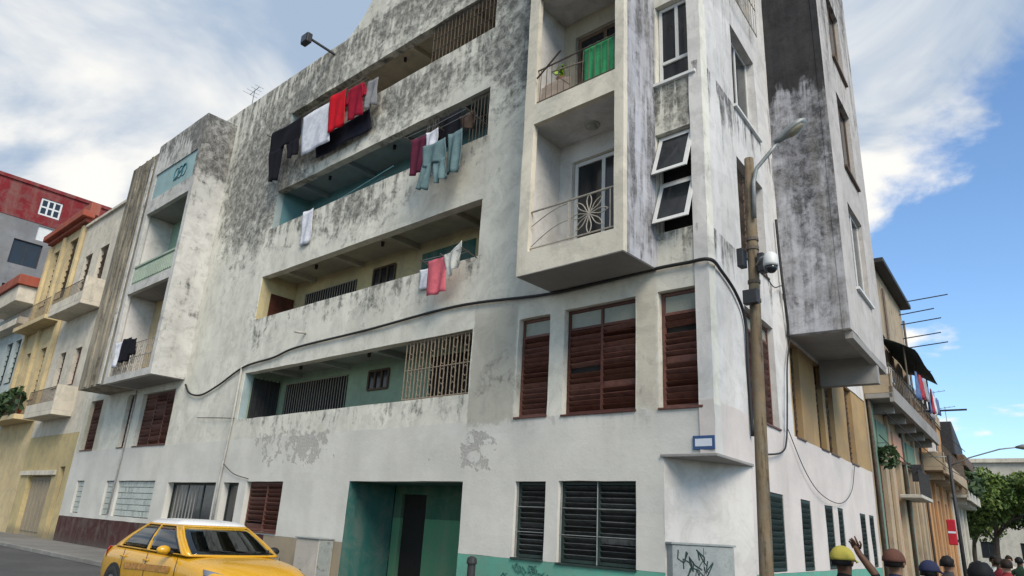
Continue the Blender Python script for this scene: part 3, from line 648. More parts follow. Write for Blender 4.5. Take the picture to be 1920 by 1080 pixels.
# open galleries
GN = ('mint', 'yellow', 'teal', 'beige')
for k, (a, b) in enumerate(LZ):
    zf = a - 1.02; zc = b + 0.13; yb = 1.30
    mb = MB(FF)
    mb.quad((LU0 - .02, yb, zf), (LU1 + .02, yb, zf), (LU1 + .02, yb, zc), (LU0 - .02, yb, zc))
    mb.quad((LU0 - .012, .25, zf), (LU0 - .012, yb, zf), (LU0 - .012, yb, zc), (LU0 - .012, .25, zc))
    mb.quad((LU1 + .012, .25, zf), (LU1 + .012, yb, zf), (LU1 + .012, yb, zc), (LU1 + .012, .25, zc))
    lo = mb.build('gallery', M['log%d' % k], BLD, fix=False)
    MB(FF).box(LU0 - .02, LU1 + .02, .251, yb, zc, zc + .1).build('ceiling', M['logceil%d' % k], lo)
    MB(FF).box(LU0 - .02, LU1 + .02, .251, yb, zf - .1, zf).build('gallery_floor', M['pave'], lo)
    for u in (-14.6, -12.05, -9.45, -6.9):
        MB(FF).box(u - .1, u + .1, .252, yb - .002, b - .02 + random.uniform(-.01, .01), zc + .02).build('beam', M['logceil%d' % k], lo, bevel=.01)
    MB(FF).box(LU0 - .004, LU0 + .006, .02, .26, a + .01, b - .004).build('jamb', M['reveal_blue'] if k != 1 else M['log1'], lo)
    for u in (-10.1, -13.4):
        mb = MB(FF); mb.tube([(u, .55, zc), (u, .55, zc - .07)], .05, 8); mb.tube([(u, .55, zc - .07), (u, .55, zc - .12), (u, .55, zc - .15)], [.045, .05, .02], 8); mb.build('ceiling_lamp', M['darkiron'], lo)
def log_opening(k, u0, u1, z0, z1, kind, mat=None):
    lo = [o for o in BLD.children if o.name.startswith('gallery')][k]
    mb = MB(FF); mb.box(u0, u1, 1.285, 1.298, z0, z1); o = mb.build('door_panel' if kind == 'door' else 'opening', mat or M['dark'], lo)
    if kind == 'grille':
        bar_grille(FF, lo, u0, u1, z0, z1, 1.25, M['paleiron'], n=max(6, int((u1 - u0) / .13)), r=.010, rails=3, name='opening_grille')
    if kind == 'frame':
        mb = MB(FF)
        for x in [u0 + (u1 - u0) * i / 3 for i in range(4)]: mb.box(x - .03, x + .03, 1.25, 1.284, z0, z1)
        mb.box(u0, u1, 1.252, 1.283, z0 - .03, z0 + .03); mb.box(u0, u1, 1.252, 1.283, z1 - .03, z1 + .03)
        mb.build('opening_frame', M['wood2'], lo)
log_opening(0, -10.98, -10.1, 5.05, 5.58, 'frame', M['glass'])
log_opening(0, -15.3, -12.0, 3.6, 5.60, 'grille')
log_opening(0, -8.4, -5.75, 3.4, 5.7, 'door', M['dark'])  # dark panel stands in for the shade behind the gallery grille
log_opening(1, -6.9, -5.75, 6.6, 8.8, 'frame', M['dark'])
log_opening(1, -11.35, -10.35, 8.12, 8.72, 'frame', M['glass'])
log_opening(1, -15.0, -12.2, 6.9, 8.60, 'grille')
log_opening(1, -9.2, -7.1, 6.6, 8.75, 'door', M['entry_teal'])
log_opening(2, -15.3, -14.0, 9.7, 11.8, 'door', M['wood2'])
log_opening(2, -9.0, -7.5, 9.7, 11.7, 'frame', M['glass'])
log_opening(3, -14.8, -13.4, 12.9, 14.9, 'door', M['wood2'])
log_opening(3, -8.6, -7.2, 12.9, 14.9, 'grille')
gl = [o for o in BLD.children if o.name.startswith('gallery')]
bar_grille(FF, gl[0], -7.95, -5.69, 4.33, 5.75, .08, M['rustpale'], n=18, r=.014, rails=3, ornate=True, name='gallery_grille')
bar_grille(FF, gl[3], -8.2, -5.69, 13.9, 15.16, .08, M['iron'], n=17, r=.013, rails=4, name='gallery_grille')
mb = MB(FF)
for q in range(9): mb.tube([(-8.2 + q * .11, .10, 10.7), (-8.05 + q * .08 + random.uniform(-.2, .2), .1, 12.05)], .012, 5)
mb.build('gallery_grille', M['iron'], gl[2])
bar_grille(FF, gl[2], -6.4, -5.69, 10.7, 12.05, .1, M['iron'], n=6, r=.011, rails=3, name='gallery_grille')
mb = MB(FF)   # side grille at the left end of the lowest gallery
for q in range(7): mb.tube([(LU0 + .05, .35 + q * .14, 3.4), (LU0 + .05, .35 + q * .14, 5.7)], .012, 5)
mb.box(LU0 - .008, LU0 + .02, .32, 1.25, 3.4, 5.66)
mb.build('end_grille', M['darkiron'], gl[0])
MB(FF).box(LU0 - .008, LU0 + .03, .4, 1.25, 6.5, 8.5).build('end_door', M['wood'], gl[1])
mb = MB(FF); mb.tube([(-14.9, .45, 10.75), (-9.9, .45, 11.4)], .022, 6); mb.tube([(-13.8, .6, 10.85), (-10.5, .6, 11.3)], .016, 6); mb.build('gallery_pole', paint('teal_pole', (.12, .27, .30), .5), gl[2])

# right hand balcony tower
BX0, BX1, BY = -3.43, -1.0, -1.12
bt = wall(FF, 'balcony_tower', M['balc'], BLD, BX0, BX1, 6.21, 17.0, [(-3.17, -1.20, 6.66, 9.48), (-3.17, -1.20, 9.95, 12.66), (-3.17, -1.20, 13.1, 15.8)], t=.13, d0=BY, step=.22, rough=.011)
MB(FF).box(BX1 - .14, BX1 + .003, BY + .128, -.002, 6.212, 17.0).build('tower_side', M['balcside'], bt)
MB(FF).box(BX0 - .003, BX0 + .12, BY + .128, -.002, 6.212, 17.0).build('tower_side', M['balcin'], bt)
for z0_, z1_ in ((6.215, 6.45), (9.482, 9.92), (12.662, 13.05), (15.8, 16.1)):
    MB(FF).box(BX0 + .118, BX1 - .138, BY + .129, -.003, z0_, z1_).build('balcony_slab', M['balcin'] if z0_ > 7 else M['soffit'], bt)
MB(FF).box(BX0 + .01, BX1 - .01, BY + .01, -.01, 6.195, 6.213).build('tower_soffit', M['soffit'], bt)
wall(FF, 'inner_wall', M['balcin'], bt, BX0 + .118, BX1 - .138, 6.45, 9.482, [(-2.98, -1.5, 6.4, 9.02)], t=.028, d0=-.031)
wall(FF, 'inner_wall', M['log3'], bt, BX0 + .118, BX1 - .138, 9.92, 12.66, [(-2.98, -1.5, 9.9, 12.2)], t=.028, d0=-.031)
pane_window(FF, BLD, -2.98, -1.5, 6.46, 9.02, cols=2, rows=1, inset=.05, fw=.085, name='balcony_door')
pane_window(FF, BLD, -2.98, -1.5, 9.92, 12.2, cols=2, rows=1, inset=.05, fw=.085, mat=M['wood2'], name='balcony_door')
pane_window(FF, BLD, -2.98, -1.5, 13.1, 15.2, cols=2, rows=1, inset=.05, fw=.085, mat=M['wood2'], name='balcony_door')
mb = MB(FF); mb.tube([(-2.22, -.4, 9.484), (-2.22, -.4, 9.44)], [.17, .15], 16); mb.tube([(-2.22, -.4, 9.44), (-2.22, -.4, 9.40)], [.11, .07], 16); mb.build('ceiling_lamp', M['pipe'], bt, smooth=False)
def balcony_rail(z, mat, star=True):
    mb = MB(FF); y = BY + .07
    mb.tube([(-3.17, y, z + .86), (-1.2, y, z + .86)], .02, 6); mb.tube([(-3.17, y, z + .08), (-1.2, y, z + .08)], .014, 6)
    if star:
        cu, cz = -1.78, z + .47
        for q in range(8):
            a = math.pi * 2 * q / 8
            p = [(cu + math.cos(a + s_ * .22 * math.sin(math.pi * t)) * .42 * t, y, cz + math.sin(a + s_ * .22 * math.sin(math.pi * t)) * .40 * t) for s_ in (1,) for t in [i / 6 for i in range(7)]]
            mb.tube(p, .011, 5)
            p = [(cu + math.cos(a - .22 * math.sin(math.pi * t)) * .42 * t, y, cz + math.sin(a - .22 * math.sin(math.pi * t)) * .40 * t) for t in [i / 6 for i in range(7)]]
            mb.tube(p, .011, 5)
        for u in (-2.25, -1.32): mb.tube([(u, y, z + .08), (u, y, z + .86)], .012, 5)
        p = [(-3.15 + .9 * i / 12, y, z + .12 + .34 * math.sin(math.pi * .5 * i / 12)) for i in range(13)]; mb.tube(p, .010, 5)
        p = [(-3.15 + .9 * i / 12, y, z + .55 + .26 * math.sin(math.pi * .5 * i / 12)) for i in range(13)]; mb.tube(p, .010, 5)
    else:
        for q in range(13): mb.tube([(-3.1 + q * .155, y, z + .08), (-3.1 + q * .155 + random.uniform(-.02, .02), y, z + .86)], .009, 5)
    return mb.build('railing', mat, bt)
balcony_rail(6.66, M['paleiron']); balcony_rail(9.95, M['iron'], False); balcony_rail(13.1, M['iron'], False)
# clutter on the upper balcony
def wavy(u0, u1, z0, z1, d, nu=18, nv=10, amp=.03, ph=0.0, fr=FF, waves=3.0):
    mb = MB(fr)
    mb.grid([[(u0 + (u1 - u0) * i / nu, d + amp * math.sin(waves * 6.28 * i / nu + ph + j * .25) * (0.4 + j / nv), z1 + (z0 - z1) * j / nv) for i in range(nu + 1)] for j in range(nv + 1)])
    return mb
def solid(o, t=.006):
    s_ = o.modifiers.new('thickness', 'SOLIDIFY'); s_.thickness = t; s_.offset = 0; return o
o = wavy(-2.02, -1.23, 9.98, 10.88, BY + .12, amp=.018, waves=4).build('green_tarpaulin', paint('green_tarpaulin', (.02, .26, .085), .55, var=.35, scale=7), None, smooth=True); solid(o)
tag(o, 'bright green tarpaulin tied behind the railing of the upper corner balcony', 'tarpaulin')
mb = MB(FF); mb.box(-3.14, -2.4, BY + .16, BY + .2, 10.02, 10.42); mb.box(-3.1, -2.55, BY + .21, BY + .24, 10.4, 10.5)
tag(mb.build('plank_stack', paint('pale_plank', (.42, .33, .26), .8, var=.3), None, bevel=.01), 'pale boards stacked behind the railing of the upper corner balcony', 'boards')
mb = MB(FF)
for i in range(26):
    a = random.uniform(0, 6.28); h = random.uniform(0, .34); r_ = random.uniform(.02, .12)
    c = Vector((-2.78 + math.cos(a) * r_, BY + .35 + math.sin(a) * r_, 10.62 + h)); s_ = .06
    n_ = Vector((random.uniform(-1, 1), random.uniform(-1, .2), random.uniform(-.2, 1))).normalized(); t_ = n_.orthogonal(); b_ = n_.cross(t_)
    mb.poly([tuple(c + t_ * s_), tuple(c + b_ * s_ * .6), tuple(c - t_ * s_), tuple(c - b_ * s_ * .6)])
pl = thing('potted_plant', 'small lime green plant on the railing of the upper corner balcony', 'plant', (-2.78, BY + .35, 10.4))
mb.build('foliage', paint('lime_leaf', (.22, .42, .02), .5, var=.3), pl, fix=False)
mb = MB(FF); mb.tube([(-2.78, BY + .35, 10.42), (-2.78, BY + .35, 10.62)], [.07, .10], 12); mb.build('pot', paint('terracotta', (.25, .1, .05), .8), pl)
mb = MB(FF); mb.tube([(-2.5, BY - .3, 10.28), (-1.95, BY + .2, 10.62)], .018, 6); mb.tube([(-2.5, BY - .3, 10.28), (-2.2, BY - .1, 9.98)], .012, 6); mb.tube([(-3.12, BY - .02, 10.55), (-2.4, BY - .15, 10.85)], .02, 6)
tag(mb.build('drying_rack_rods', M['iron'], None), 'bent rusty rods sticking out of the upper corner balcony railing', 'rods')

# left hand bay with stacked balconies
lb = wall(FF, 'left_bay', M['leftbay'], BLD, -24.3, -19.95, 5.95, 16.25, [(-24.0, -20.22, 6.2, 9.5), (-24.0, -20.22, 9.86, 12.97), (-24.0, -20.22, 13.6, 14.78)], t=.16, d0=-1.2, step=.4)
for za_, zb_ in ((6.18, 9.5), (9.85, 12.97)):
    MB(FF).box(-24.1, -24.08, -1.04, -.062, za_, zb_).build('inner_lining', M['balcin'], lb)
MB(FF).box(-20.15, -19.947, -1.042, -.002, 5.955, 16.25).build('bay_side', M['leftbay'], lb)
MB(FF).box(-24.3, -24.1, -1.042, -.002, 5.955, 16.25).build('bay_side', M['leftbay'], lb)
for z0_, z1_ in ((5.95, 6.18), (9.502, 9.85), (12.972, 13.55), (16.05, 16.248)):
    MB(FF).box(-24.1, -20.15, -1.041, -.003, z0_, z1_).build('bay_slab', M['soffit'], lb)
MB(FF).box(-24.1, -20.15, -.06, -.004, 6.18, 9.5).build('back_wall', plaster('ochre_bay_wall', (.52, .41, .24), (.46, .36, .22), amt=.2, w=0), lb)
MB(FF).box(-24.1, -20.15, -.06, -.004, 9.85, 12.97).build('back_wall', plaster('mint_bay_wall', (.30, .48, .36), (.27, .43, .33), amt=.12, w=0), lb)
M['tealpanel'] = plaster('teal_bay_panel', (.30, .45, .46), (.26, .40, .41), amt=.22, w=0, streak=.5)
MB(FF).box(-24.0, -20.22, -1.15, -1.08, 13.6, 14.78).build('teal_panel', M['tealpanel'], lb)
mb = MB(FF)
for c in range(3):
    u = -21.9 + c * .33
    mb.tube([(u + .22 * math.cos(a), -1.158, 14.2 + .26 * math.sin(a)) for a in [6.28 * q / 14 for q in range(15)]], .02, 5)
mb.tube([(-22.1, -1.158, 13.95), (-21.1, -1.158, 14.45)], .02, 5); mb.build('scrollwork', paint('dark_teal_iron', (.02, .12, .16), .5), lb)
MB(FF).box(-24.0, -20.22, -1.13, -1.06, 9.86, 10.62).build('balcony_front', M['log0'], lb)
mb = MB(FF)
for q in range(22): mb.box(-23.95 + q * .17, -23.86 + q * .17, -1.165, -1.131, 9.98, 10.52)
mb.box(-24.0, -20.22, -1.17, -1.05, 10.62, 10.7)
mb.build('baluster_pattern', plaster('pale_mint_balusters', (.38, .46, .38), (.34, .42, .34), amt=.3, w=0), lb)
bar_grille(FF, lb, -24.0, -20.22, 6.2, 7.35, -1.12, M['paleiron'], n=22, r=.014, rails=3, ornate=True, name='balcony_railing')
fin = wall(FF, 'fin', M['fin'], BLD, -27.0, -24.302, 5.95, 15.95, (), t=1.19, d0=-1.2, step=.45)
mb = MB(FF)
for u in (-26.3, -25.5, -24.9): mb.box(u, u + .16, -1.26, -1.198, 6.0, 15.9)
mb.build('fin_rib', M['fin'], fin)
MB(FF).box(-25.0, -24.55, -1.235, -1.197, 6.0, 15.7).build('pale_strip', M['leftbay'], fin)
# second bay on the side street
sb = wall(FR, 'side_bay', M['bayfront'], BLD, 4.55, 8.7, 5.97, 17.3, [(5.75, 7.4, 7.25, 9.42), (5.9, 7.4, 10.45, 12.6), (5.9, 7.4, 13.65, 15.8)], t=.16, d0=-1.32, step=.4)
MB(FR).box(4.547, 4.75, -1.162, -.002, 5.972, 17.3).build('bay_side', M['bay'], sb)
MB(FR).box(4.535, 4.547, -1.318, -1.165, 5.98, 17.3).build('bay_edge', M['bay'], sb)
MB(FR).box(8.5, 8.703, -1.162, -.002, 5.972, 17.3).build('bay_side', M['bayfront'], sb)
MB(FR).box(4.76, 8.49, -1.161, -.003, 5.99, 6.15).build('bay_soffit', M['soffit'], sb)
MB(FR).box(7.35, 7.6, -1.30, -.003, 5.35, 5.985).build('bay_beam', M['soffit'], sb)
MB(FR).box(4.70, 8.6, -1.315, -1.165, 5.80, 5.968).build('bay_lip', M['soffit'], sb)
MB(FR).box(4.55, 8.7, -1.32, 0, 17.3, 17.45).build('bay_roof', M['roof'], sb)
FB = Fr(tuple((RNv * 1.32)[:2]), FR.a)
for z0_, z1_, u in ((7.25, 9.42, 5.75), (10.45, 12.6, 5.9), (13.65, 15.8, 5.9)):
    pane_window(FB, BLD, u, 7.4, z0_, z1_, cols=2, inset=.1, sill=True, mat=M['wood2'] if z0_ > 10 else M['white'])

# ------------------------------------------------------------------ cables and pipes on the building
def sag(pts, n=8):
    """smooth curve through points (Catmull-Rom)"""
    P_ = [Vector(p) for p in pts]; P_ = [P_[0] * 2 - P_[1]] + P_ + [P_[-1] * 2 - P_[-2]]; out = []
    for i in range(1, len(P_) - 2):
        for j in range(n):
            t = j / n; a, b, c, d = P_[i - 1], P_[i], P_[i + 1], P_[i + 2]
            out.append(0.5 * ((2 * b) + (c - a) * t + (2 * a - 5 * b + 4 * c - d) * t * t + (3 * b - a - 3 * c + d) * t ** 3))
    return out + [P_[-2]]
R3 = lambda r, o, z: tuple(RDv * r + RNv * o + Vector((0, 0, z)))
c = [(-19.7, -.06, 5.75), (-19.2, -.07, 5.40), (-18.3, -.07, 5.27), (-17.2, -.06, 5.50), (-15.73, -.05, 5.95), (-14, -.05, 6.06), (-12.76, -.05, 6.22), (-9.5, -.05, 6.27), (-6.2, -.05, 6.36), (-3.6, -.06, 6.17), (-2.2, -.06, 6.17), (-1.05, -.06, 6.20), (-.4, -.05, 6.19), (.05, -.05, 6.16), R3(.5, .05, 6.12), R3(1.2, .06, 5.9), R3(1.62, .06, 5.5), R3(1.66, .05, 4.6), R3(1.7, .05, 3.4)]
mb = MB(); mb.tube(sag(c), .032, 6)
tag(mb.build('electric_cable', M['cable'], None, smooth=True), 'thick black cable drooping along the front wall and round the corner', 'cable')
def wire(name, label, pts, r=.012, mat=None, cat='cable'):
    mb = MB(); mb.tube(sag(pts), r, 5); return tag(mb.build(name, mat or M['cable'], None, smooth=True), label, cat)
wire('cable', 'thin cable looping below the side street bay window', [R3(4.6, .06, 5.9), R3(4.2, .07, 5.2), R3(4.0, .07, 4.4), R3(3.75, .07, 3.6), R3(3.3, .08, 3.3), R3(1.9, .1, 3.1)], .018)
wire('cable', 'thin sagging cable across the side wall above the dark slit windows', [R3(3.9, .05, 3.9), R3(5.0, .07, 3.1), R3(6.2, .08, 2.7), R3(8.0, .08, 2.62), R3(9.4, .07, 3.0), R3(10.2, .05, 3.7)], .009)
wire('cable', 'vertical black cable beside the dark side street bay', [R3(4.2, .06, 8.6), R3(4.25, .07, 7.6), R3(4.3, .09, 6.8), R3(4.45, .08, 6.2), R3(4.5, .06, 5.9)], .03)
wire('cable', 'cable dropping from the timber pole to the side wall', [(1.03, -.62, 6.2), R3(2.6, .3, 6.5), R3(4.2, .08, 7.0)], .012)
wire('wire', 'thin wire stub left of the mint gallery', [(-18.2, -.1, 4.5), (-16.8, -.08, 4.42), (-15.75, -.05, 4.35)], .012)
def pipe(label, pts, r, mat):
    mb = MB(); mb.tube(pts, r, 8); return tag(mb.build('drain_pipe', mat, None, smooth=True), label, 'pipe')
pipe('slim white drain pipe left of the galleries', [(-15.85, -.05, 6.0), (-15.85, -.05, 4.3), (-15.98, -.05, 2.6), (-15.98, -.05, 1.1)], .035, M['pipe'])
pipe('slim pipe running down from the left bay past the glass blocks', [(-24.0, -.05, 5.9), (-24.02, -.05, 4.0), (-24.15, -.05, 1.3)], .03, M['pipe'])
wire('wire', 'thin wire from the white drain pipe to the brown street shutters', [(-15.95, -.04, 3.0), (-15.2, -.05, 2.7), (-14.3, -.04, 2.55)], .012)
pipe('rain spout poking out at the top of the left bay', [(-20.6, .1, 16.45), (-20.2, -.75, 16.25)], .05, M['darkiron'])
pipe('short overflow spout on the wall under the yellow gallery', [(-12.5, .05, 6.62), (-12.5, -.35, 6.58)], .035, M['pipe'])
# roof edge floodlight
fl = thing('roof_floodlight', 'black floodlight on an arm at the roof edge', 'floodlight', (-13.4, 0, 16.6))
mb = MB(); mb.tube([(-13.3, .1, 16.55), (-13.75, -.75, 16.95)], .045, 8); mb.build('arm', M['darkiron'], fl)
mb = MB(); mb.box(-14.02, -13.62, -.98, -.78, 16.72, 17.08); mb.build('lamp_head', M['darkiron'], fl, bevel=.03)
mb = MB(); mb.box(-13.98, -13.66, -1.0, -.982, 16.76, 17.04); mb.build('lens', M['glass'], fl)
def antenna(label, x, y, z, h, n=5, w=.5):
    mb = MB(); mb.tube([(x, y, z), (x, y, z + h)], .02, 5); mb.tube([(x - w, y, z + h - .1), (x + w, y, z + h - .02)], .014, 5)
    for i in range(n): u = x - w + 2 * w * i / (n - 1); mb.tube([(u, y - .35 + .05 * i, z + h - .08 + .02 * i), (u, y + .35 - .05 * i, z + h - .08 + .02 * i)], .009, 4)
    tag(mb.build('tv_antenna', M['galv'], None), label, 'antenna')
antenna('television antenna on the roof behind the left bay', -26.6, 1.2, 16.2, 2.3)
antenna('small television antenna above the front roof edge', -21.8, 1.2, 16.5, 2.9, 4, .4)
antenna('low dark aerial on top of the left bay', -22.6, -.4, 16.2, .55, 3, .25)

# ------------------------------------------------------------------ street level objects at the corner
sg = thing('street_sign', 'small blue and white street name plate above the corner ledge', 'sign', (-.25, -.02, 2.98))
MB(FF).box(-.38, .0, -.03, -.012, 2.98, 3.20).build('plate', M['signblue'], sg, bevel=.006)
MB(FF).box(-.335, -.045, -.034, -.0305, 3.03, 3.15).build('name_panel', M['signwhite'], sg)
cb = thing('electric_cabinet', 'grey metal cabinet with dark scribbles on the cut corner', 'cabinet', tuple(FC(.65, -.1, .115)))
MB(FC).box(.03, 1.24, -.16, -.012, .2, 1.53).build('body', M['cabinet'], cb, bevel=.012)
MB(FC).box(.0, 1.27, -.18, -.012, 1.532, 1.565).build('lid', M['cabinet'], cb, bevel=.006)
mb = MB(FC); mb.box(.62, .63, -.163, -.1595, .25, 1.5); mb.box(.68, .73, -.175, -.1595, .85, .98); mb.build('door_seam', M['darkiron'], cb)
mb = MB(FC)
random.seed(3)
for q in range(9):
    u, z = random.uniform(.25, .7), random.uniform(1.02, 1.42)
    pts = [(u + .14 * math.sin(q * 2.1 + i * 1.1) * i / 4, -.1635, z + .10 * math.cos(q * 1.3 + i * 1.7)) for i in range(6)]
    mb.tube([FC(*p) for p in pts] if False else pts, .011, 4)
mb.build('scribble', M['graffiti'], cb)
mb = MB(FF)
for q in range(12):
    u, z = random.uniform(-4.5, -3.3), random.uniform(.72, .98)
    mb.tube([(u + .10 * math.sin(q * 2.1 + i * 1.4), -.012, z + .07 * math.cos(q * 1.3 + i * 1.9)) for i in range(6)], .010, 4)
mb.build('wall_scribble', M['graf2'], BLD)
mx = thing('meter_box', 'pale stained meter box against the wall left of the green entrance', 'box', (-10.1, -.25, .115))
MB(FF).box(-10.78, -9.82, -.42, -.012, .115, 1.13).build('body', plaster('stained_box_paint', (.50, .46, .40), (.45, .41, .36), stain=(.14, .08, .05), amt=.4, w=0, streak=.6), mx, bevel=.01)
MB(FF).box(-10.81, -9.79, -.45, -.012, 1.131, 1.16).build('lid', M['cabinet'], mx, bevel=.006)
MB(FF).box(-9.819, -9.812, -.40, -.03, .15, 1.1).build('side_panel', M['cabinet'], mx)
bd = thing('bollard', 'black iron bollard at the foot of the green wall', 'bollard', (-4.85, -.35, .115))
mb = MB(FF); mb.tube([(-4.85, -.35, .115), (-4.85, -.35, .95)], [.085, .075], 12); mb.build('post', M['darkiron'], bd, smooth=False)
mb = MB(FF); mb.tube([(-4.85, -.35, .95), (-4.85, -.35, .98), (-4.85, -.35, 1.06), (-4.85, -.35, 1.09)], [.095, .10, .085, .03], 12); mb.build('cap', M['darkiron'], bd)

# timber utility pole with street lamp arm
up = thing('utility_pole', 'brown timber utility pole with a street lamp at the corner', 'pole', (1.02, -.72, .115))
px = lambda z: Vector((.98 + .012 * z, -.72 + .014 * z, z))
mb = MB(); mb.tube([px(z) for z in (.115, 1.5, 3, 4.5, 6, 7.5)], [.098, .093, .088, .083, .078, .072], 14); mb.build('post', M['pole'], up, smooth=True)
mb = MB()
for z in (5.05, 5.35, 5.9, 6.05): MB().tube([px(z), px(z + .05)], [.094, .094], 12).build('clamp_band', M['iron'], up)
p = px(5.25)
for bx_ in ((p.x - .1, p.x + .12, p.y - .22, p.y - .11, 4.98, 5.2), (p.x - .22, p.x - .12, p.y - .08, p.y + .08, 5.65, 5.95), (p.x + .1, p.x + .2, p.y - .09, p.y + .07, 5.5, 5.8)): MB().box(*bx_).build('junction_box', M['darkiron'], up, bevel=.01)
arm = [px(6.4) + Vector((.09, -.09, 0)), px(7.0) + Vector((.1, -.09, 0)), px(7.25) + Vector((.14, -.06, 0)), Vector((1.42, -.62, 7.5)), Vector((1.54, -.58, 7.66))]
mb = MB(); mb.tube(arm, .032, 8); mb.build('lamp_arm', M['galv'], up, smooth=True)
d = (Vector((1.95, -.46, 7.96)) - Vector((1.52, -.6, 7.66)))
a0 = Vector((1.50, -.6, 7.65))
dn = d.normalized(); sd = dn.cross(Vector((0, 0, 1))).normalized(); nu = sd.cross(dn)
mb = MB(); rows = []
for i, (t, w, h0, h1) in enumerate(((0, .045, -.04, .045), (.10, .06, -.05, .06), (.22, .115, -.055, .09), (.38, .145, -.055, .10), (.50, .13, -.05, .085), (.58, .06, -.03, .04))):
    c0 = a0 + dn * t
    rows.append([tuple(c0 + sd * (w * math.cos(an)) + nu * ((h1 if math.sin(an) > 0 else -h0) * math.sin(an))) for an in [2 * math.pi * q / 12 for q in range(13)]])
mb.grid(rows); mb.poly(rows[0][:-1]); mb.poly(rows[-1][:-1]); mb.build('lamp_head', M['galv'], up, smooth=True, weld=True)
mb = MB(); rows = []
for t, w, h in ((.2, .07, -.058), (.28, .105, -.085), (.38, .12, -.09), (.46, .10, -.08), (.52, .06, -.055)):
    c0 = a0 + dn * t; rows.append([tuple(c0 + sd * (w * math.cos(an)) + nu * (h * (.35 + .65 * math.sin(an)))) for an in [math.pi * q / 8 for q in range(9)]])
mb.grid(rows); mb.build('lamp_lens', M['lens'], up, smooth=True)
sc = thing('security_camera', 'white dome camera on a bracket at the timber pole', 'camera', (1.4, -.88, 5.4))
mb = MB(); mb.tube([tuple(px(5.62) + Vector((.08, -.06, 0))), (1.25, -.84, 5.66), (1.40, -.88, 5.66)], .022, 8); mb.build('bracket', M['galv'], sc)
mb = MB(); mb.tube([(1.41, -.88, 5.70), (1.41, -.88, 5.66), (1.41, -.88, 5.52), (1.41, -.88, 5.48)], [.05, .095, .11, .10], 14); mb.build('housing', M['white'], sc, smooth=True)
mb = MB(); mb.tube([(1.41, -.88, 5.482), (1.41, -.88, 5.43), (1.41, -.88, 5.39), (1.41, -.88, 5.375)], [.095, .085, .05, .01], 14); mb.build('dome', M['glass'], sc, smooth=True)

# ------------------------------------------------------------------ laundry
def cl_mat(name, c): return paint(name, c, .95, var=.28, scale=5, spec=.1, bump=.3)
def cloth_item(name, label, cat, panels, mat, d=-.45, amp=.016, waves=1.7, group=None, mats=None):
    """panels: list of (left pts, right pts) each a list of (u,z) from top to bottom"""
    mb = MB(FF); ph = random.uniform(0, 6)
    for pi_, (Lp, Rp) in enumerate(panels):
        n = 14; rows = []
        mb.cur = pi_ % len(mats) if mats else 0
        L_ = sag([(p[0], 0, p[1]) for p in Lp], 5); R_ = sag([(p[0], 0, p[1]) for p in Rp], 5)
        for j, (a, b) in enumerate(zip(L_, R_)):
            v = j / (len(L_) - 1)
            rows.append([(a.x + (b.x - a.x) * i / n, d + amp * (.25 + v) * math.sin(waves * 6.28 * i / n + ph + v * 1.3) + .018 * math.sin(5 * v + i * .45 + ph), a.z + (b.z - a.z) * i / n - .012 * math.sin(math.pi * i / n)) for i in range(n + 1)])
        mb.grid(rows)
    o = mb.build(name, mats or mat, None, smooth=True, fix=False); solid(o)
    return tag(o, label, cat, group)
def rect(u0, u1, zt, zb, skew=0.0, droop=0.0):
    return ([(u0, zt), (u0 + skew / 2, (zt + zb) / 2), (u0 + skew, zb)], [(u1, zt + droop), (u1 + skew / 2, (zt + zb) / 2 + droop), (u1 + skew, zb + droop)])
K = lambda n, c: M.setdefault(n, cl_mat(n, c))
blk, wht, red, drd, gry = K('black_cotton', (.012, .012, .016)), K('white_cotton', (.62, .63, .68)), K('scarlet_cotton', (.50, .012, .022)), K('crimson_cotton', (.26, .012, .03)), K('grey_cotton', (.2, .2, .21))
# top gallery line
def clothesline(label, u0, u1, z, d0, d1):
    t = thing('clothes_line', label, 'clothes line', ((u0 + u1) / 2, 0, z))
    for u in (u0, (u0 + u1) / 2, u1): MB(FF).tube([(u, .1, z - .1), (u, d1 - .05, z)], .016, 5).build('bracket', M['iron'], t)
    mb = MB(FF)
    for q in range(3): y = d0 + (d1 - d0) * q / 2; mb.tube([(u0, y, z), ((u0 + u1) / 2, y, z - .03), (u1, y, z)], .006, 4)
    mb.build('line', M['galv'], t)
clothesline('clothes line on brackets in front of the top gallery', -16.1, -10.5, 14.2, -.3, -.5)
cloth_item('black_trousers', 'black trousers drying at the left end of the top gallery line', 'trousers', [rect(-15.9, -14.05, 14.2, 13.35, .1), ([(-15.85, 13.4), (-15.7, 12.9), (-15.5, 12.2)], [(-14.9, 13.4), (-14.95, 12.9), (-15.0, 12.15)]), ([(-14.75, 13.4), (-14.6, 13.1), (-14.5, 12.75)], [(-14.0, 13.4), (-13.95, 13.1), (-13.95, 12.8)])], blk, amp=.04)
cloth_item('white_sheet', 'white sheet drying on the top gallery line', 'sheet', [rect(-13.98, -12.4, 14.12, 12.58, .3)], wht, amp=.010, waves=2)
cloth_item('red_towel', 'bright red cloth drying beside the white sheet', 'towel', [rect(-12.36, -11.5, 14.22, 12.85, .18)], red, amp=.02, waves=2, d=-.5)
cloth_item('crimson_shirt', 'dark red shirt drying right of the bright red cloth', 'shirt', [rect(-11.42, -10.72, 14.16, 12.98, .12), ([(-11.45, 14.15), (-11.5, 13.9), (-11.55, 13.6)], [(-11.25, 14.15), (-11.3, 13.9), (-11.35, 13.6)]), ([(-10.85, 14.15), (-10.75, 13.9), (-10.7, 13.6)], [(-10.7, 14.1), (-10.55, 13.9), (-10.5, 13.6)])], drd, d=-.42, amp=.03)
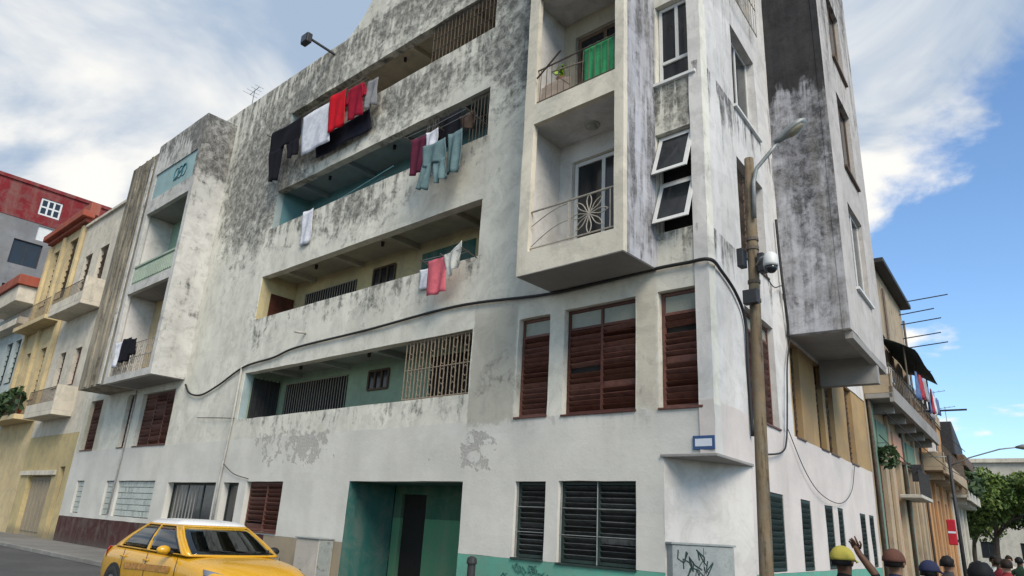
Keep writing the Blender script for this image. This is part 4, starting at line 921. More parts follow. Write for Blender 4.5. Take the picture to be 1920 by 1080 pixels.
cloth_item('grey_shirt', 'grey and white shirt at the right end of the top gallery line', 'shirt', [rect(-10.66, -10.1, 14.1, 13.15, .05)], gry, d=-.35, amp=.05)
cloth_item('washing_shadow', 'dark blanket sheet standing in for shade beneath the red cloth on the top gallery', 'shadow', [rect(-13.4, -10.6, 13.2, 12.45, .2, .1)], K('washing_shadow_navy', (.018, .018, .028)), d=-.16, amp=.03)  # dark sheet painted in as the shadow below the washing
# second line, teal gallery right end
clothesline('clothes line on brackets in front of the teal gallery', -8.0, -5.75, 11.12, -.3, -.65)
pnt = K('pale_teal_cotton', (.13, .20, .21)); mar = K('maroon_cotton', (.10, .02, .04)); den = K('denim', (.07, .12, .17)); brn = K('brown_cotton', (.07, .05, .04))
cloth_item('maroon_shirt', 'maroon shirt at the left end of the teal gallery line', 'shirt', [rect(-7.92, -7.35, 11.08, 10.0, .08)], mar, d=-.5, amp=.04)
cloth_item('white_trousers', 'white trousers between the maroon shirt and the dark bundle', 'trousers', [rect(-7.3, -6.85, 11.05, 10.5, .03), rect(-7.27, -7.1, 10.52, 9.75, .03), rect(-7.02, -6.82, 10.52, 9.7, .03)], wht, d=-.55, amp=.03)
cloth_item('striped_teal_trousers', 'pale teal trousers with spread legs on the teal gallery line', 'trousers', [rect(-7.2, -6.4, 10.55, 9.95, .08), ([(-7.15, 10.0), (-7.2, 9.7), (-7.3, 9.4)], [(-6.85, 10.0), (-6.85, 9.7), (-6.9, 9.3)]), ([(-6.75, 10.0), (-6.7, 9.7), (-6.62, 9.35)], [(-6.35, 10.0), (-6.3, 9.7), (-6.25, 9.45)])], pnt, d=-.68, amp=.05)
cloth_item('teal_shirt', 'pale teal shirt at the right of the teal gallery line', 'shirt', [rect(-6.5, -6.0, 10.75, 9.62, .05)], pnt, d=-.5, amp=.04)
cloth_item('dark_bundle', 'black jacket slung over the top of the teal gallery line', 'jacket', [rect(-7.0, -6.2, 11.45, 10.45, .05), ([(-6.95, 11.35), (-7.1, 11.1), (-7.15, 10.85)], [(-6.75, 11.4), (-6.85, 11.1), (-6.9, 10.8)])], blk, d=-.4, amp=.06)
cloth_item('brown_cloth', 'brown cloth hanging at the right end of the teal gallery line', 'cloth', [rect(-6.25, -5.7, 11.2, 10.75, .1)], brn, d=-.42, amp=.06)
cloth_item('white_towel', 'small white towel over the parapet of the teal gallery', 'towel', [rect(-13.62, -13.05, 10.72, 9.55, .08)], wht, d=-.06, amp=.012)
# yellow gallery
clothesline('clothes line in front of the yellow gallery', -7.1, -5.7, 7.55, -.25, -.45)
cloth_item('pink_towel', 'pink red towel drying at the yellow gallery', 'towel', [rect(-6.92, -6.25, 7.5, 6.62, .06)], K('pink_cotton', (.56, .13, .16)), d=-.42, amp=.03)
cloth_item('pale_cloth', 'pale grey cloth draped next to the pink towel', 'cloth', [([(-6.3, 7.5), (-6.25, 7.25), (-6.1, 6.95)], [(-5.75, 7.75), (-5.75, 7.5), (-5.8, 7.25)])], K('pale_grey_cotton', (.50, .50, .47)), d=-.44, amp=.05)
cloth_item('white_cloth', 'white cloth over the parapet under the pink towel', 'cloth', [rect(-7.6, -6.95, 7.53, 7.0, .03)], wht, d=-.06, amp=.012)
# left bay
cloth_item('white_shirt', 'white shirt on the railing of the left bay', 'shirt', [rect(-23.6, -22.9, 7.45, 6.5, .05)], wht, d=-1.3, amp=.05)
cloth_item('black_shirt', 'black clothes on the railing of the left bay', 'shirt', [rect(-22.85, -22.1, 7.5, 6.6, .05), rect(-22.0, -21.6, 7.4, 6.8, .02)], blk, d=-1.32, amp=.06)
# top of the balcony tower
cloth_item('beige_shirt', 'beige shirt hanging high in the corner balcony', 'shirt', [rect(-1.75, -1.3, 12.5, 12.0, .04)], K('beige_cotton', (.42, .34, .25)), d=-1.3, amp=.05)

# ------------------------------------------------------------------ neighbouring houses on the left
def corn(mb, u0, u1, z, p, h): mb.box(u0 - p, u1 + p, -p, .1, z, z + h); mb.box(u0 - p * .5, u1 + p * .5, -p * .5, .1, z - h * .6, z - .003)
M['cream'] = plaster('cream_house_plaster', (.64, .58, .48), (.57, .52, .43), stain=(.10, .09, .07), amt=.33, z0=4, z1=16, w=.06, streak=.6)
M['yellow'] = plaster('yellow_house_plaster', (.60, .48, .27), (.53, .42, .24), stain=(.12, .09, .06), amt=.28, z0=4, z1=16, w=.05, streak=.6)
M['ochre'] = plaster('ochre_house_plaster', (.50, .40, .20), (.44, .35, .18), stain=(.10, .08, .05), amt=.36, z0=0, z1=6, w=0, streak=.6, damp=.3)
M['cornred'] = plaster('red_cornice', (.33, .075, .045), (.28, .065, .04), amt=.2, w=0)
M['paleblue'] = plaster('pale_blue_house', (.46, .52, .52), (.42, .48, .48), amt=.3, w=0)
h1 = thing('town_house', 'narrow cream house with two jutting balconies beside the apartment block', 'house', (-33, 2, .115))
hh = [(-35.4, -34.3, 11.2, 14.0), (-33.2, -32.0, 11.2, 14.0), (-35.2, -34.3, 6.9, 8.7), (-33.0, -32.1, 6.9, 8.7)]
wall(FF, 'wall', M['cream'], h1, -36.38, -29.53, 4.55, 15.9, hh, t=.3, step=.6)
wall(FF, 'street_wall', M['ochre'], h1, -36.38, -29.53, Z0, 4.545, [(-35.1, -31.7, 0, 2.72), (-30.9, -30.2, 0, 3.1)], t=.3, step=.6)
MB(FF).box(-36.38, -29.53, .3, 12, Z0, 15.7).build('body', M['cream'], h1)
for q in hh: shutter_window(FF, h1, *q, leaves=2, n=8, inset=.18, mat=M['wood'] if q[3] < 9 else M['wood2'])
mb = MB(FF); mb.box(-35.08, -31.72, .2, .25, Z0, 2.71)
for q in range(6): mb.box(-34.9 + q * .52, -34.5 + q * .52, .17, .199, .3, 2.5)
mb.build('garage_door', M['dado_tan'], h1)
MB(FF).box(-30.9, -30.2, .2, .25, Z0, 3.08).build('street_door', M['wood2'], h1)
MB(FF).box(-36.2, -31.2, -.1, -.003, 2.75, 2.95).build('lintel', M['cream'], h1)
for z, u0, u1, dp in ((10.45, -35.6, -30.9, .9), (5.3, -35.2, -31.1, .85)):
    b_ = MB(FF).box(u0, u1, -dp, -.003, z, z + .22).build('balcony', M['cream'], h1, bevel=.02)
    MB(FF).box(u1 - .12, u1, -dp, -.003, z + .222, z + 1.35).build('side_panel', M['cream'], b_)
    MB(FF).box(u0, u1 - .122, -dp, -dp + .1, z + .222, z + .62).build('parapet', M['cream'], b_)
    bar_grille(FF, b_, u0, u1 - .12, z + .62, z + 1.3, -dp + .05, M['iron'], n=24, r=.014, rails=2, name='railing')
mb = MB(FF); mb.box(-36.38, -29.53, -.12, .3, 15.902, 16.05); mb.build('coping', M['cream'], h1)
h2 = thing('yellow_house', 'yellow house with a heavy red cornice beyond the cream house', 'house', (-39.5, 2, .115))
hh = [(-41.7, -40.3, 12.2, 15.6), (-39.0, -37.6, 12.2, 15.7), (-41.4, -40.4, 6.6, 9.4), (-38.9, -37.9, 6.6, 9.4)]
wall(FF, 'wall', M['yellow'], h2, -42.5, -36.4, Z0, 16.4, hh, t=.35, step=.6)
MB(FF).box(-42.5, -36.4, .35, 12, Z0, 16.4).build('body', M['yellow'], h2)
for q in hh: shutter_window(FF, h2, *q, leaves=2, n=10, inset=.22, mat=M['wood2'])
mb = MB(FF); corn(mb, -42.4, -36.5, 16.45, .5, .35); mb.box(-42.3, -36.45, -.1, .4, 16.81, 17.5); mb.build('cornice', M['cornred'], h2, bevel=.03)
mb = MB(FF)
for u in (-42.3, -39.8, -36.75): mb.box(u - .18, u + .18, -.16, -.003, 5.6, 16.1)
mb.build('pilaster', M['yellow'], h2)
b_ = MB(FF).box(-42.3, -36.6, -.8, -.003, 10.6, 10.85).build('balcony', M['yellow'], h2, bevel=.02)
bar_grille(FF, b_, -42.3, -36.6, 10.85, 11.8, -.75, M['iron'], n=26, r=.014, rails=2, name='railing')
b_ = MB(FF).box(-42.3, -36.6, -.9, -.003, 5.4, 5.65).build('balcony', M['yellow'], h2, bevel=.02)
bar_grille(FF, b_, -42.3, -36.6, 5.65, 6.6, -.85, M['iron'], n=26, r=.014, rails=2, name='railing')
h3 = thing('pale_house', 'pale house with a red rimmed balcony beyond the yellow house', 'house', (-47, 2, .115))
hh = [(-46.5, -45.2, 8.0, 10.6), (-44.6, -43.4, 8.0, 10.6)]
wall(FF, 'wall', M['paleblue'], h3, -51.0, -42.55, Z0, 12.6, hh, t=.35, step=.7)
MB(FF).box(-51.0, -42.55, .35, 10, Z0, 12.5).build('body', M['paleblue'], h3)
for q in hh: shutter_window(FF, h3, *q, leaves=2, n=8, inset=.2, mat=M['greenwood'])
MB(FF).box(-49.2, -42.9, -1.0, .3, 12.62, 13.6).build('roof_parapet', M['cream'], h3, bevel=.03)
MB(FF).box(-49.4, -42.7, -1.15, .3, 13.602, 14.2).build('cornice', M['cornred'], h3, bevel=.03)
MB(FF).box(-51.0, -42.6, -.6, .0, 11.3, 11.7).build('string_course', M['cream'], h3)
def leaf_mat(name, a, b):
    m, nt, bs = new_mat(name); k = NT(nt); P = k.pos()
    n1 = k.noise(P, .9, 4, .6); n2 = k.noise(P, 7, 3, .6)
    k.L(k.mix(k.rng(k.math('ADD', k.math('MULTIPLY', n1, .6), k.math('MULTIPLY', n2, .4)), .35, .65), a, b), bs.inputs['Base Color'])
    bs.inputs['Roughness'].default_value = .55; bs.inputs['Specular IOR Level'].default_value = .3
    return m
M['leaf'] = leaf_mat('tree_leaf', (.045, .085, .018), (.13, .18, .035))
M['leafdk'] = leaf_mat('balcony_leaf', (.02, .045, .018), (.05, .085, .03))
M['bark'] = paint('bark', (.10, .075, .055), .9, var=.4, scale=6)
def leaves(mb, c, r, n, size, rnd):
    for i in range(n):
        while True:
            v = Vector((rnd.uniform(-1, 1), rnd.uniform(-1, 1), rnd.uniform(-1, 1)))
            if v.length <= 1: break
        v = v.normalized() * (v.length ** .45)
        p = Vector((c[0] + v.x * r[0], c[1] + v.y * r[1], c[2] + v.z * r[2]))
        nn = Vector((rnd.uniform(-1, 1), rnd.uniform(-1, 1), rnd.uniform(-.2, 1.2))).normalized(); t_ = nn.orthogonal(); t_.rotate(Matrix.Rotation(rnd.uniform(0, 6.28), 3, nn)); b_ = nn.cross(t_)
        s_ = size * rnd.uniform(.6, 1.3)
        mb.poly([tuple(p + t_ * s_), tuple(p + b_ * s_ * .5), tuple(p - t_ * s_), tuple(p - b_ * s_ * .5)])
rnd = random.Random(11)
for i, (x, z, lab) in enumerate(((-41.5, 6.1, 'dark green plant spilling over the lower balcony of the yellow house, left one'), (-39.4, 6.0, 'dark green plant on the lower balcony of the yellow house, middle one'), (-37.5, 6.2, 'small green plant on the lower balcony of the yellow house, right one'))):
    t = thing('balcony_plant', lab, 'plant', (x, -.7, 5.66), 'plants on the yellow house balcony')
    mb = MB(); leaves(mb, (x, -.85, z + .2), (.8, .35, .7), 160, .16, rnd); mb.build('foliage', M['leafdk'], t, fix=False)
    mb = MB(); mb.tube([(x, -.6, 5.66), (x, -.6, 5.95)], [.12, .17], 10); mb.build('pot', M['cornred'], t)
# tall red and grey building behind
tw = thing('tall_red_building', 'tall grey building with a red top storey behind the left houses', 'building', (-60, 3, .115))
M['towergrey'] = plaster('grey_block_render', (.22, .22, .225), (.16, .16, .165), amt=.45, z0=0, z1=20, w=0, streak=.3)
M['towerred'] = plaster('red_top_render', (.20, .018, .022), (.17, .016, .02), amt=.12, z0=0, z1=30, w=0, streak=.4)
FT = Fr((-52.0, 0), math.pi / 2)       # faces the apartment block: u along +y
wall(FT, 'wall', M['towergrey'], tw, -9, 16, Z0, 20.5, [(-.3, 1.5, 17.2, 19.0), (-4.5, -2.7, 17.2, 19.0), (-.2, 1.6, 13.9, 15.7), (-4.5, -2.7, 13.9, 15.7), (.9, 2.0, 19.3, 20.4)], t=.3, step=1.0)
wall(FT, 'top_wall', M['towerred'], tw, -9, 16, 20.505, 23.15, [(.6, 2.0, 21.2, 22.5), (-4.2, -2.8, 21.2, 22.5)], t=.3, d0=-.03, step=1.0)
for q in ((-.3, 1.5, 17.2, 19.0), (-4.5, -2.7, 17.2, 19.0), (-.2, 1.6, 13.9, 15.7), (-4.5, -2.7, 13.9, 15.7)): pane_window(FT, tw, *q, cols=2, rows=1, inset=.15, mat=M['darkiron'])
for q in ((.6, 2.0, 21.2, 22.5), (-4.2, -2.8, 21.2, 22.5)): pane_window(FT, tw, *q, cols=3, rows=2, inset=.02, fw=.12)
MB(FT).box(.9, 2.0, .1, .14, 19.3, 20.4).build('blind_window', M['white'], tw)
MB(FT).box(-9.1, 16.1, -.15, .35, 23.152, 23.4).build('coping', M['towerred'], tw)
MB().box(-72, -52.35, -9, 16, Z0, 23.1).build('body', M['towergrey'], tw)

# ------------------------------------------------------------------ houses along the side street
M['tan'] = plaster('tan_street_plaster', (.42, .33, .22), (.36, .28, .19), amt=.4, z0=2, z1=12, w=.05, streak=.6)
M['mint'] = plaster('mint_pilaster', (.15, .25, .18), (.12, .20, .15), amt=.4, w=0, streak=.5)
M['peach'] = plaster('peach_plaster', (.55, .30, .21), (.5, .28, .19), amt=.25, w=0, streak=.5)
M['orange'] = plaster('orange_plaster', (.46, .25, .11), (.38, .21, .10), amt=.4, w=0, streak=.5)
M['white2'] = plaster('off_white_street_plaster', (.52, .49, .42), (.46, .44, .38), amt=.35, w=0, streak=.5)
def row_house(name, label, r0, r1, zt, wm, doors, pil=None, pm=None, balc=None, fascia=None, zbase=Z0):
    t = thing(name, label, 'house', R3((r0 + r1) / 2, -3, .115))
    wall(FR, 'wall', wm, t, r0, r1, zbase, zt, doors, t=.3, step=.8)
    MB(FR).box(r0, r1, .3, 11, zbase, zt - .2).build('body', wm, t)
    for q in doors: panel_door(FR, t, *q, random.choice([M['wood2'], M['greenwood'], M['wood'], M['tan']]))
    if pil:
        for i_, r in enumerate(pil): MB(FR).box(r - .17, r + .17, -.12, -.003, zbase, (balc[0] if balc else zt) - .05).build('pilaster', pm if i_ % 2 == 0 else wm, t, bevel=.02)
    if balc:
        z, w = balc
        b_ = MB(FR).box(r0 + .1, r1 - .1, -w, -.003, z, z + .16).build('balcony', fascia, t, bevel=.02)
        MB(FR).box(r0 + .1, r1 - .1, -w - .02, -w + .1, z - .12, z + .35).build('fascia', fascia, b_)
        bar_grille(FR, b_, r0 + .1, r1 - .1, z + .35, z + 1.1, -w + .04, M['iron'], n=30, r=.016, rails=2, name='railing')
        MB(FR).box(r0 + .1, r0 + .22, -w, -.003, z + .165, z + .75).build('end_panel', M['tan'], b_)
        for r in [r0 + (r1 - r0) * (i + .5) / 5 for i in range(5)]: MB(FR).box(r - .08, r + .08, -w * .8, -.004, z - .32, z - .005).build('bracket', fascia, b_)
    return t
n1 = row_house('tan_house', 'tan house with mint green pilasters and a long balcony next along the side street', 12.93, 24.2, 12.3, M['tan'],
               [(14.0, 15.4, .1, 4.6), (17.0, 18.4, .1, 4.6), (20.0, 21.4, .1, 4.6), (22.6, 23.7, .1, 4.6), (14.5, 15.7, 6.3, 9.4), (17.5, 18.7, 6.3, 9.4), (20.3, 21.4, 6.3, 9.4), (22.4, 23.4, 6.4, 9.4)],
               [13.4, 16.2, 19.2, 22.0], M['mint'], (6.02, .8), M['soffit'])
for r in (14.7, 17.7, 20.7): MB(FR).box(r - .9, r + .9, -.12, -.003, 4.65, 5.5).build('door_hood', M['mint'] if r != 17.7 else M['peach'], n1)
for r in (16.2, 19.2): MB(FR).box(r + .3, r + .75, -.05, -.003, .1, 4.6).build('peach_panel', M['peach'], n1)
MB(FR).box(17.5, 24.4, -.42, .2, 12.08, 12.28).build('eave', M['darkiron'], n1, bevel=.03)
mb = MB(FR)
for i, (z, w) in enumerate(((12.1, 2.0), (11.6, 1.4), (11.2, 1.6), (10.6, 1.5), (10.2, 1.7))): mb.tube([(23.3 + .2 * i, .2, z), (23.2 + .2 * i, -w, z + .12)], .025, 5)
tag(mb.build('roof_rods', M['darkiron'], None), 'iron rods sticking out over the street from the tan house', 'rods')
n2 = row_house('orange_house', 'orange house with a cluttered roof terrace on the side street', 24.25, 33.9, 7.9, M['orange'],
               [(25.2, 26.6, .1, 3.9), (28.0, 29.4, .1, 3.9), (30.8, 32.2, .1, 3.9), (25.4, 26.6, 5.4, 7.4), (28.2, 29.4, 5.4, 7.4), (31.0, 32.2, 5.4, 7.4)], [24.7, 27.3, 30.1, 33.2], M['orange'], (4.9, .9), M['tan'])
n3 = row_house('white_narrow_house', 'off white house with pale pilasters beyond the orange house', 33.95, 41.5, 6.6, M['white2'],
               [(34.8, 36.0, .1, 3.6), (37.2, 38.4, .1, 3.6), (39.6, 40.8, .1, 3.6)], [34.3, 36.6, 39.0, 41.1], M['white2'], (4.4, .9), M['white2'])
for i, (r, z, lab) in enumerate(((16.9, 7.2, 'white air conditioner box on the tan house balcony wall, nearer one'), (21.9, 7.5, 'white air conditioner box on the tan house balcony wall, further one'), (27.6, 6.0, 'white air conditioner box on the orange house wall'))):
    ac = thing('air_conditioner', lab, 'air conditioner', R3(r, .2, z), 'air conditioners on the side street')
    MB(FR).box(r - .4, r + .4, -.36, -.012, z, z + .55).build('casing', M['white'], ac, bevel=.02)
    MB(FR).box(r - .33, r + .15, -.375, -.362, z + .06, z + .48).build('fan_grille', M['darkiron'], ac)
bs = thing('box_sign', 'black box sign hanging out from the tan house above the doors', 'sign', R3(18.9, .4, 4.4))
MB(FR).box(18.85, 18.97, -.65, -.3, 4.0, 4.6).build('box', M['darkiron'], bs, bevel=.01)
MB(FR).box(18.88, 18.94, -.3, -.01, 4.6, 4.66).build('bracket', M['iron'], bs)
bl = MB(FR).box(17.6, 20.4, -.7, -.004, 3.35, 3.47).build('small_balcony', M['white2'], n1, bevel=.02)
bar_grille(FR, bl, 17.6, 20.4, 3.47, 4.3, -.66, M['darkiron'], n=16, r=.014, rails=2, name='railing')
for i, r in enumerate((13.15, 19.0, 24.1)): pipe(('rusty drain pipe where the apartment block meets the tan house', 'brown drain pipe down the middle of the tan house', 'brown drain pipe between the tan and the orange house')[i], [R3(r, .08, 11.5), R3(r, .08, 6.3), R3(r, .09, .2)], .05, M['iron'])
for i, (a_, b_) in enumerate((((12.9, .9, 6.9), (30.0, 1.3, 6.3)), ((13.0, .5, 5.6), (34.0, 1.2, 5.2)), ((12.95, .3, 4.9), (24.0, .5, 4.6)))):
    m_ = ((a_[0] + b_[0]) / 2, (a_[1] + b_[1]) / 2 + .1, (a_[2] + b_[2]) / 2 - .4)
    wire('cable', ('upper', 'middle', 'lower')[i] + ' slack cable strung along the tan house front', [R3(*a_), R3(*m_), R3(*b_)], .016)
aw = thing('terrace_awning', 'dark green awning over the long balcony of the tan house', 'awning', R3(20, .3, 6.2))
mb = MB(FR); mb.grid([[(17.0 + 6.4 * i / 8, -.02 - 1.1 * j / 5, 8.95 - .55 * (j / 5) ** 1.4 + .05 * math.sin(i * 1.4)) for i in range(9)] for j in range(6)]); solid(mb.build('canopy', paint('dark_green_canvas', (.012, .03, .028), .8, var=.4), aw, smooth=True, fix=False), .02)
mb = MB(FR)
for r in (17.2, 20.2, 23.2): MB(FR).tube([(r, -.76, 6.2), (r, -.76, 8.6)], .03, 6).build('awning_post', M['iron'], aw)
cols_ = [K('street_wash_white', (.55, .56, .58)), K('street_wash_blue', (.10, .15, .28)), K('street_wash_red', (.34, .05, .07)), K('street_wash_grey', (.3, .3, .32))]
for i in range(9):
    r = 18.6 + i * .62; w_ = random.uniform(.4, .62); h_ = random.uniform(.6, 1.1); zt = 8.0 - .02 * i
    mb = wavy(r, r + w_, zt - h_, zt, -.86 - .06 * (i % 3), nu=8, nv=6, amp=.05, ph=i, fr=FR, waves=1.5)
    o = mb.build('street_washing', cols_[(i * 5 + 1) % 4], None, smooth=True, fix=False); solid(o)
    tag(o, '%s cloth, %s along the line on the tan house balcony' % (('white', 'blue', 'red', 'grey')[(i * 5 + 1) % 4], ('first', 'second', 'third', 'fourth', 'fifth', 'sixth', 'seventh', 'eighth', 'ninth')[i]), 'cloth', 'washing on the tan house balcony')
MB(FR).box(24.3, 33.8, -.08, .1, 7.902, 8.5).build('terrace_parapet', M['tan'], n2)
mb = MB(FR); mb.tube([(24.0, .0, 7.35), (24.0, -2.0, 7.35)], .04, 6); tag(mb.build('projecting_pole', M['darkiron'], None), 'dark pole sticking out over the street below the washing', 'pole')
ft = thing('terrace_shed', 'dark lean-to roof with clutter above the white narrow house', 'shed', R3(36, -.5, 6.6))
mb = MB(FR); mb.slab([(34.0, 6.62), (38.5, 6.62), (38.5, 7.4), (34.0, 8.4)], -.6, 2.0); mb.build('shed_body', M['darkiron'], ft, bevel=.05)
MB(FR).box(33.8, 38.9, -1.0, -.62, 6.0, 6.6).build('clutter_shelf', M['wood2'], ft, bevel=.05)
rnd = random.Random(5)
for i in range(3):
    t = thing('terrace_plant', ('dark plant on the off white house balcony, nearest the orange house', 'dark plant in the middle of the off white house balcony', 'dark plant at the far end of the off white house balcony')[i], 'plant', R3(34.8 + i * 2.0, .8, 4.6), 'plants on the off white house balcony')
    mb = MB(FR); leaves(mb, (34.8 + i * 2.0, -.9, 5.3), (.8, .5, .6), 120, .17, rnd); mb.build('foliage', M['leafdk'], t, fix=False)
    mb = MB(FR); mb.tube([(34.8 + i * 2.0, -.6, 4.56), (34.8 + i * 2.0, -.6, 4.9)], [.12, .16], 8); mb.build('pot', M['cornred'], t)
t = thing('hanging_plant', 'dark green hanging plant on the mint pilaster of the tan house', 'plant', R3(13.6, .4, 4.2))
mb = MB(FR); leaves(mb, (13.7, -.35, 4.35), (.3, .3, .35), 110, .1, rnd); mb.build('foliage', M['leafdk'], t, fix=False)
mb = MB(FR); mb.tube([(13.7, -.02, 4.75), (13.7, -.35, 4.75), (13.7, -.35, 4.4)], .012, 5); mb.build('hook', M['darkiron'], t)
for i, (r, z) in enumerate(((26.0, 7.9), (31.5, 8.0), (36.5, 8.0))): antenna(('television antenna at the near end of the orange house terrace', 'television antenna on the orange house terrace', 'television antenna above the dark lean-to')[i], R3(r, .2, 0)[0], R3(r, .2, 0)[1], z, 1.6)
# far building closing the view, and trees
fb = thing('far_building', 'pale flat roofed building closing the far end of the side street', 'building', R3(98, 6, 0))
FE = Fr(R3(96, -14, 0)[:2], FR.a - math.pi / 2)
hh = [(3 + i * 4.0, 4.6 + i * 4.0, z, z + 1.9) for i in range(11) for z in (1.2, 5.0, 8.8)]
wall(FE, 'wall', M['white2'], fb, 0, 48, 0, 12.4, hh, t=.3, step=2.0)
for q in hh: pane_window(FE, fb, *q, cols=2, inset=.15, mat=M['darkiron'])
MB(FE).box(0, 48, .35, 12, 0, 12.2).build('body', M['white2'], fb)
MB(FE).box(-.3, 48.3, -.4, .3, 12.41, 12.9).build('cornice', M['cream'], fb)
MB(FE).box(20, 40, 2, 10, 12.2, 14.6).build('roof_house', M['towergrey'], fb)
def tree(label, r, o, H, R_, n, seed, lean=.3):
    rn = random.Random(seed); base = Vector(R3(r, o, .0))
    t = thing('street_tree', label, 'tree', tuple(base), 'street trees')
    mb = MB(); top = base + Vector((lean, .2, H * .55))
    mb.tube([base, base + Vector((lean * .3, 0, H * .25)), top], [.22, .17, .11], 8)
    mbl = MB()
    for i in range(11):
        a = i * 2.4 + rn.uniform(-.3, .3); q = rn.uniform(.35, .95)
        tip = base + Vector((lean + math.cos(a) * R_ * q, math.sin(a) * R_ * q, H * rn.uniform(.55, .93)))
        st = base + Vector((lean * .6, .1, H * rn.uniform(.3, .55)))
        mb.tube([st, (st + tip) / 2 + Vector((0, 0, .35)), tip], [.08, .05, .025], 6)
        for j in range(5):
            c = tip + Vector((rn.uniform(-1.1, 1.1), rn.uniform(-1.1, 1.1), rn.uniform(-1.0, .5)))
            leaves(mbl, c, (rn.uniform(.7, 1.3), rn.uniform(.7, 1.3), rn.uniform(.4, .75)), n // 45, .12, rn)
    mb.build('trunk', M['bark'], t, smooth=True); mbl.build('crown', M['leaf'], t, fix=False)
tree('broad leafy street tree at the far end of the pavement', 47, 1.0, 7.4, 4.0, 14000, 1)
tree('second leafy street tree at the right edge of the view', 50, 4.2, 7.6, 4.4, 14000, 2)
tree('smaller leafy street tree behind the others in front of the pale building', 64, -1.5, 7.0, 4.0, 9000, 4)
# second street lamp
sl = thing('street_lamp', 'slim dark street lamp pole with a long arm on the side street', 'street lamp', R3(21, 1.35, .115))
mb = MB(FR); mb.tube([(21, -1.35, .115), (21, -1.35, 5.15)], [.075, .055], 10); mb.build('post', M['darkiron'], sl, smooth=True)
mb = MB(FR); mb.tube([(21, -1.35, 4.75), (21, -2.0, 5.05), (21, -3.0, 5.35), (21, -3.6, 5.42)], .025, 6); mb.tube([(21, -1.3, 5.1), (21, -.7, 5.1)], .02, 6); mb.build('arm', M['galv'], sl, smooth=True)
mb = MB(FR); mb.tube([(21, -3.5, 5.41), (21, -3.7, 5.42), (21, -4.0, 5.40), (21, -4.15, 5.38)], [.04, .1, .1, .04], 10); mb.build('lamp_head', M['galv'], sl, smooth=True)
rs = thing('red_sign', 'red and white panel sign fixed to the slim street lamp pole', 'sign', R3(20.9, 1.2, 1.8))
MB(FR).box(20.86, 20.92, -1.27, -.98, 1.9, 2.8).build('panel', paint('sign_red', (.45, .015, .03), .4, var=.1), rs, bevel=.03)
MB(FR).box(20.85, 20.859, -1.25, -1.0, 2.31, 2.38).build('white_stripe', M['signwhite'], rs)
MB(FR).box(20.87, 20.9, -1.32, -1.27, 2.0, 2.1).build('clamp', M['darkiron'], rs)

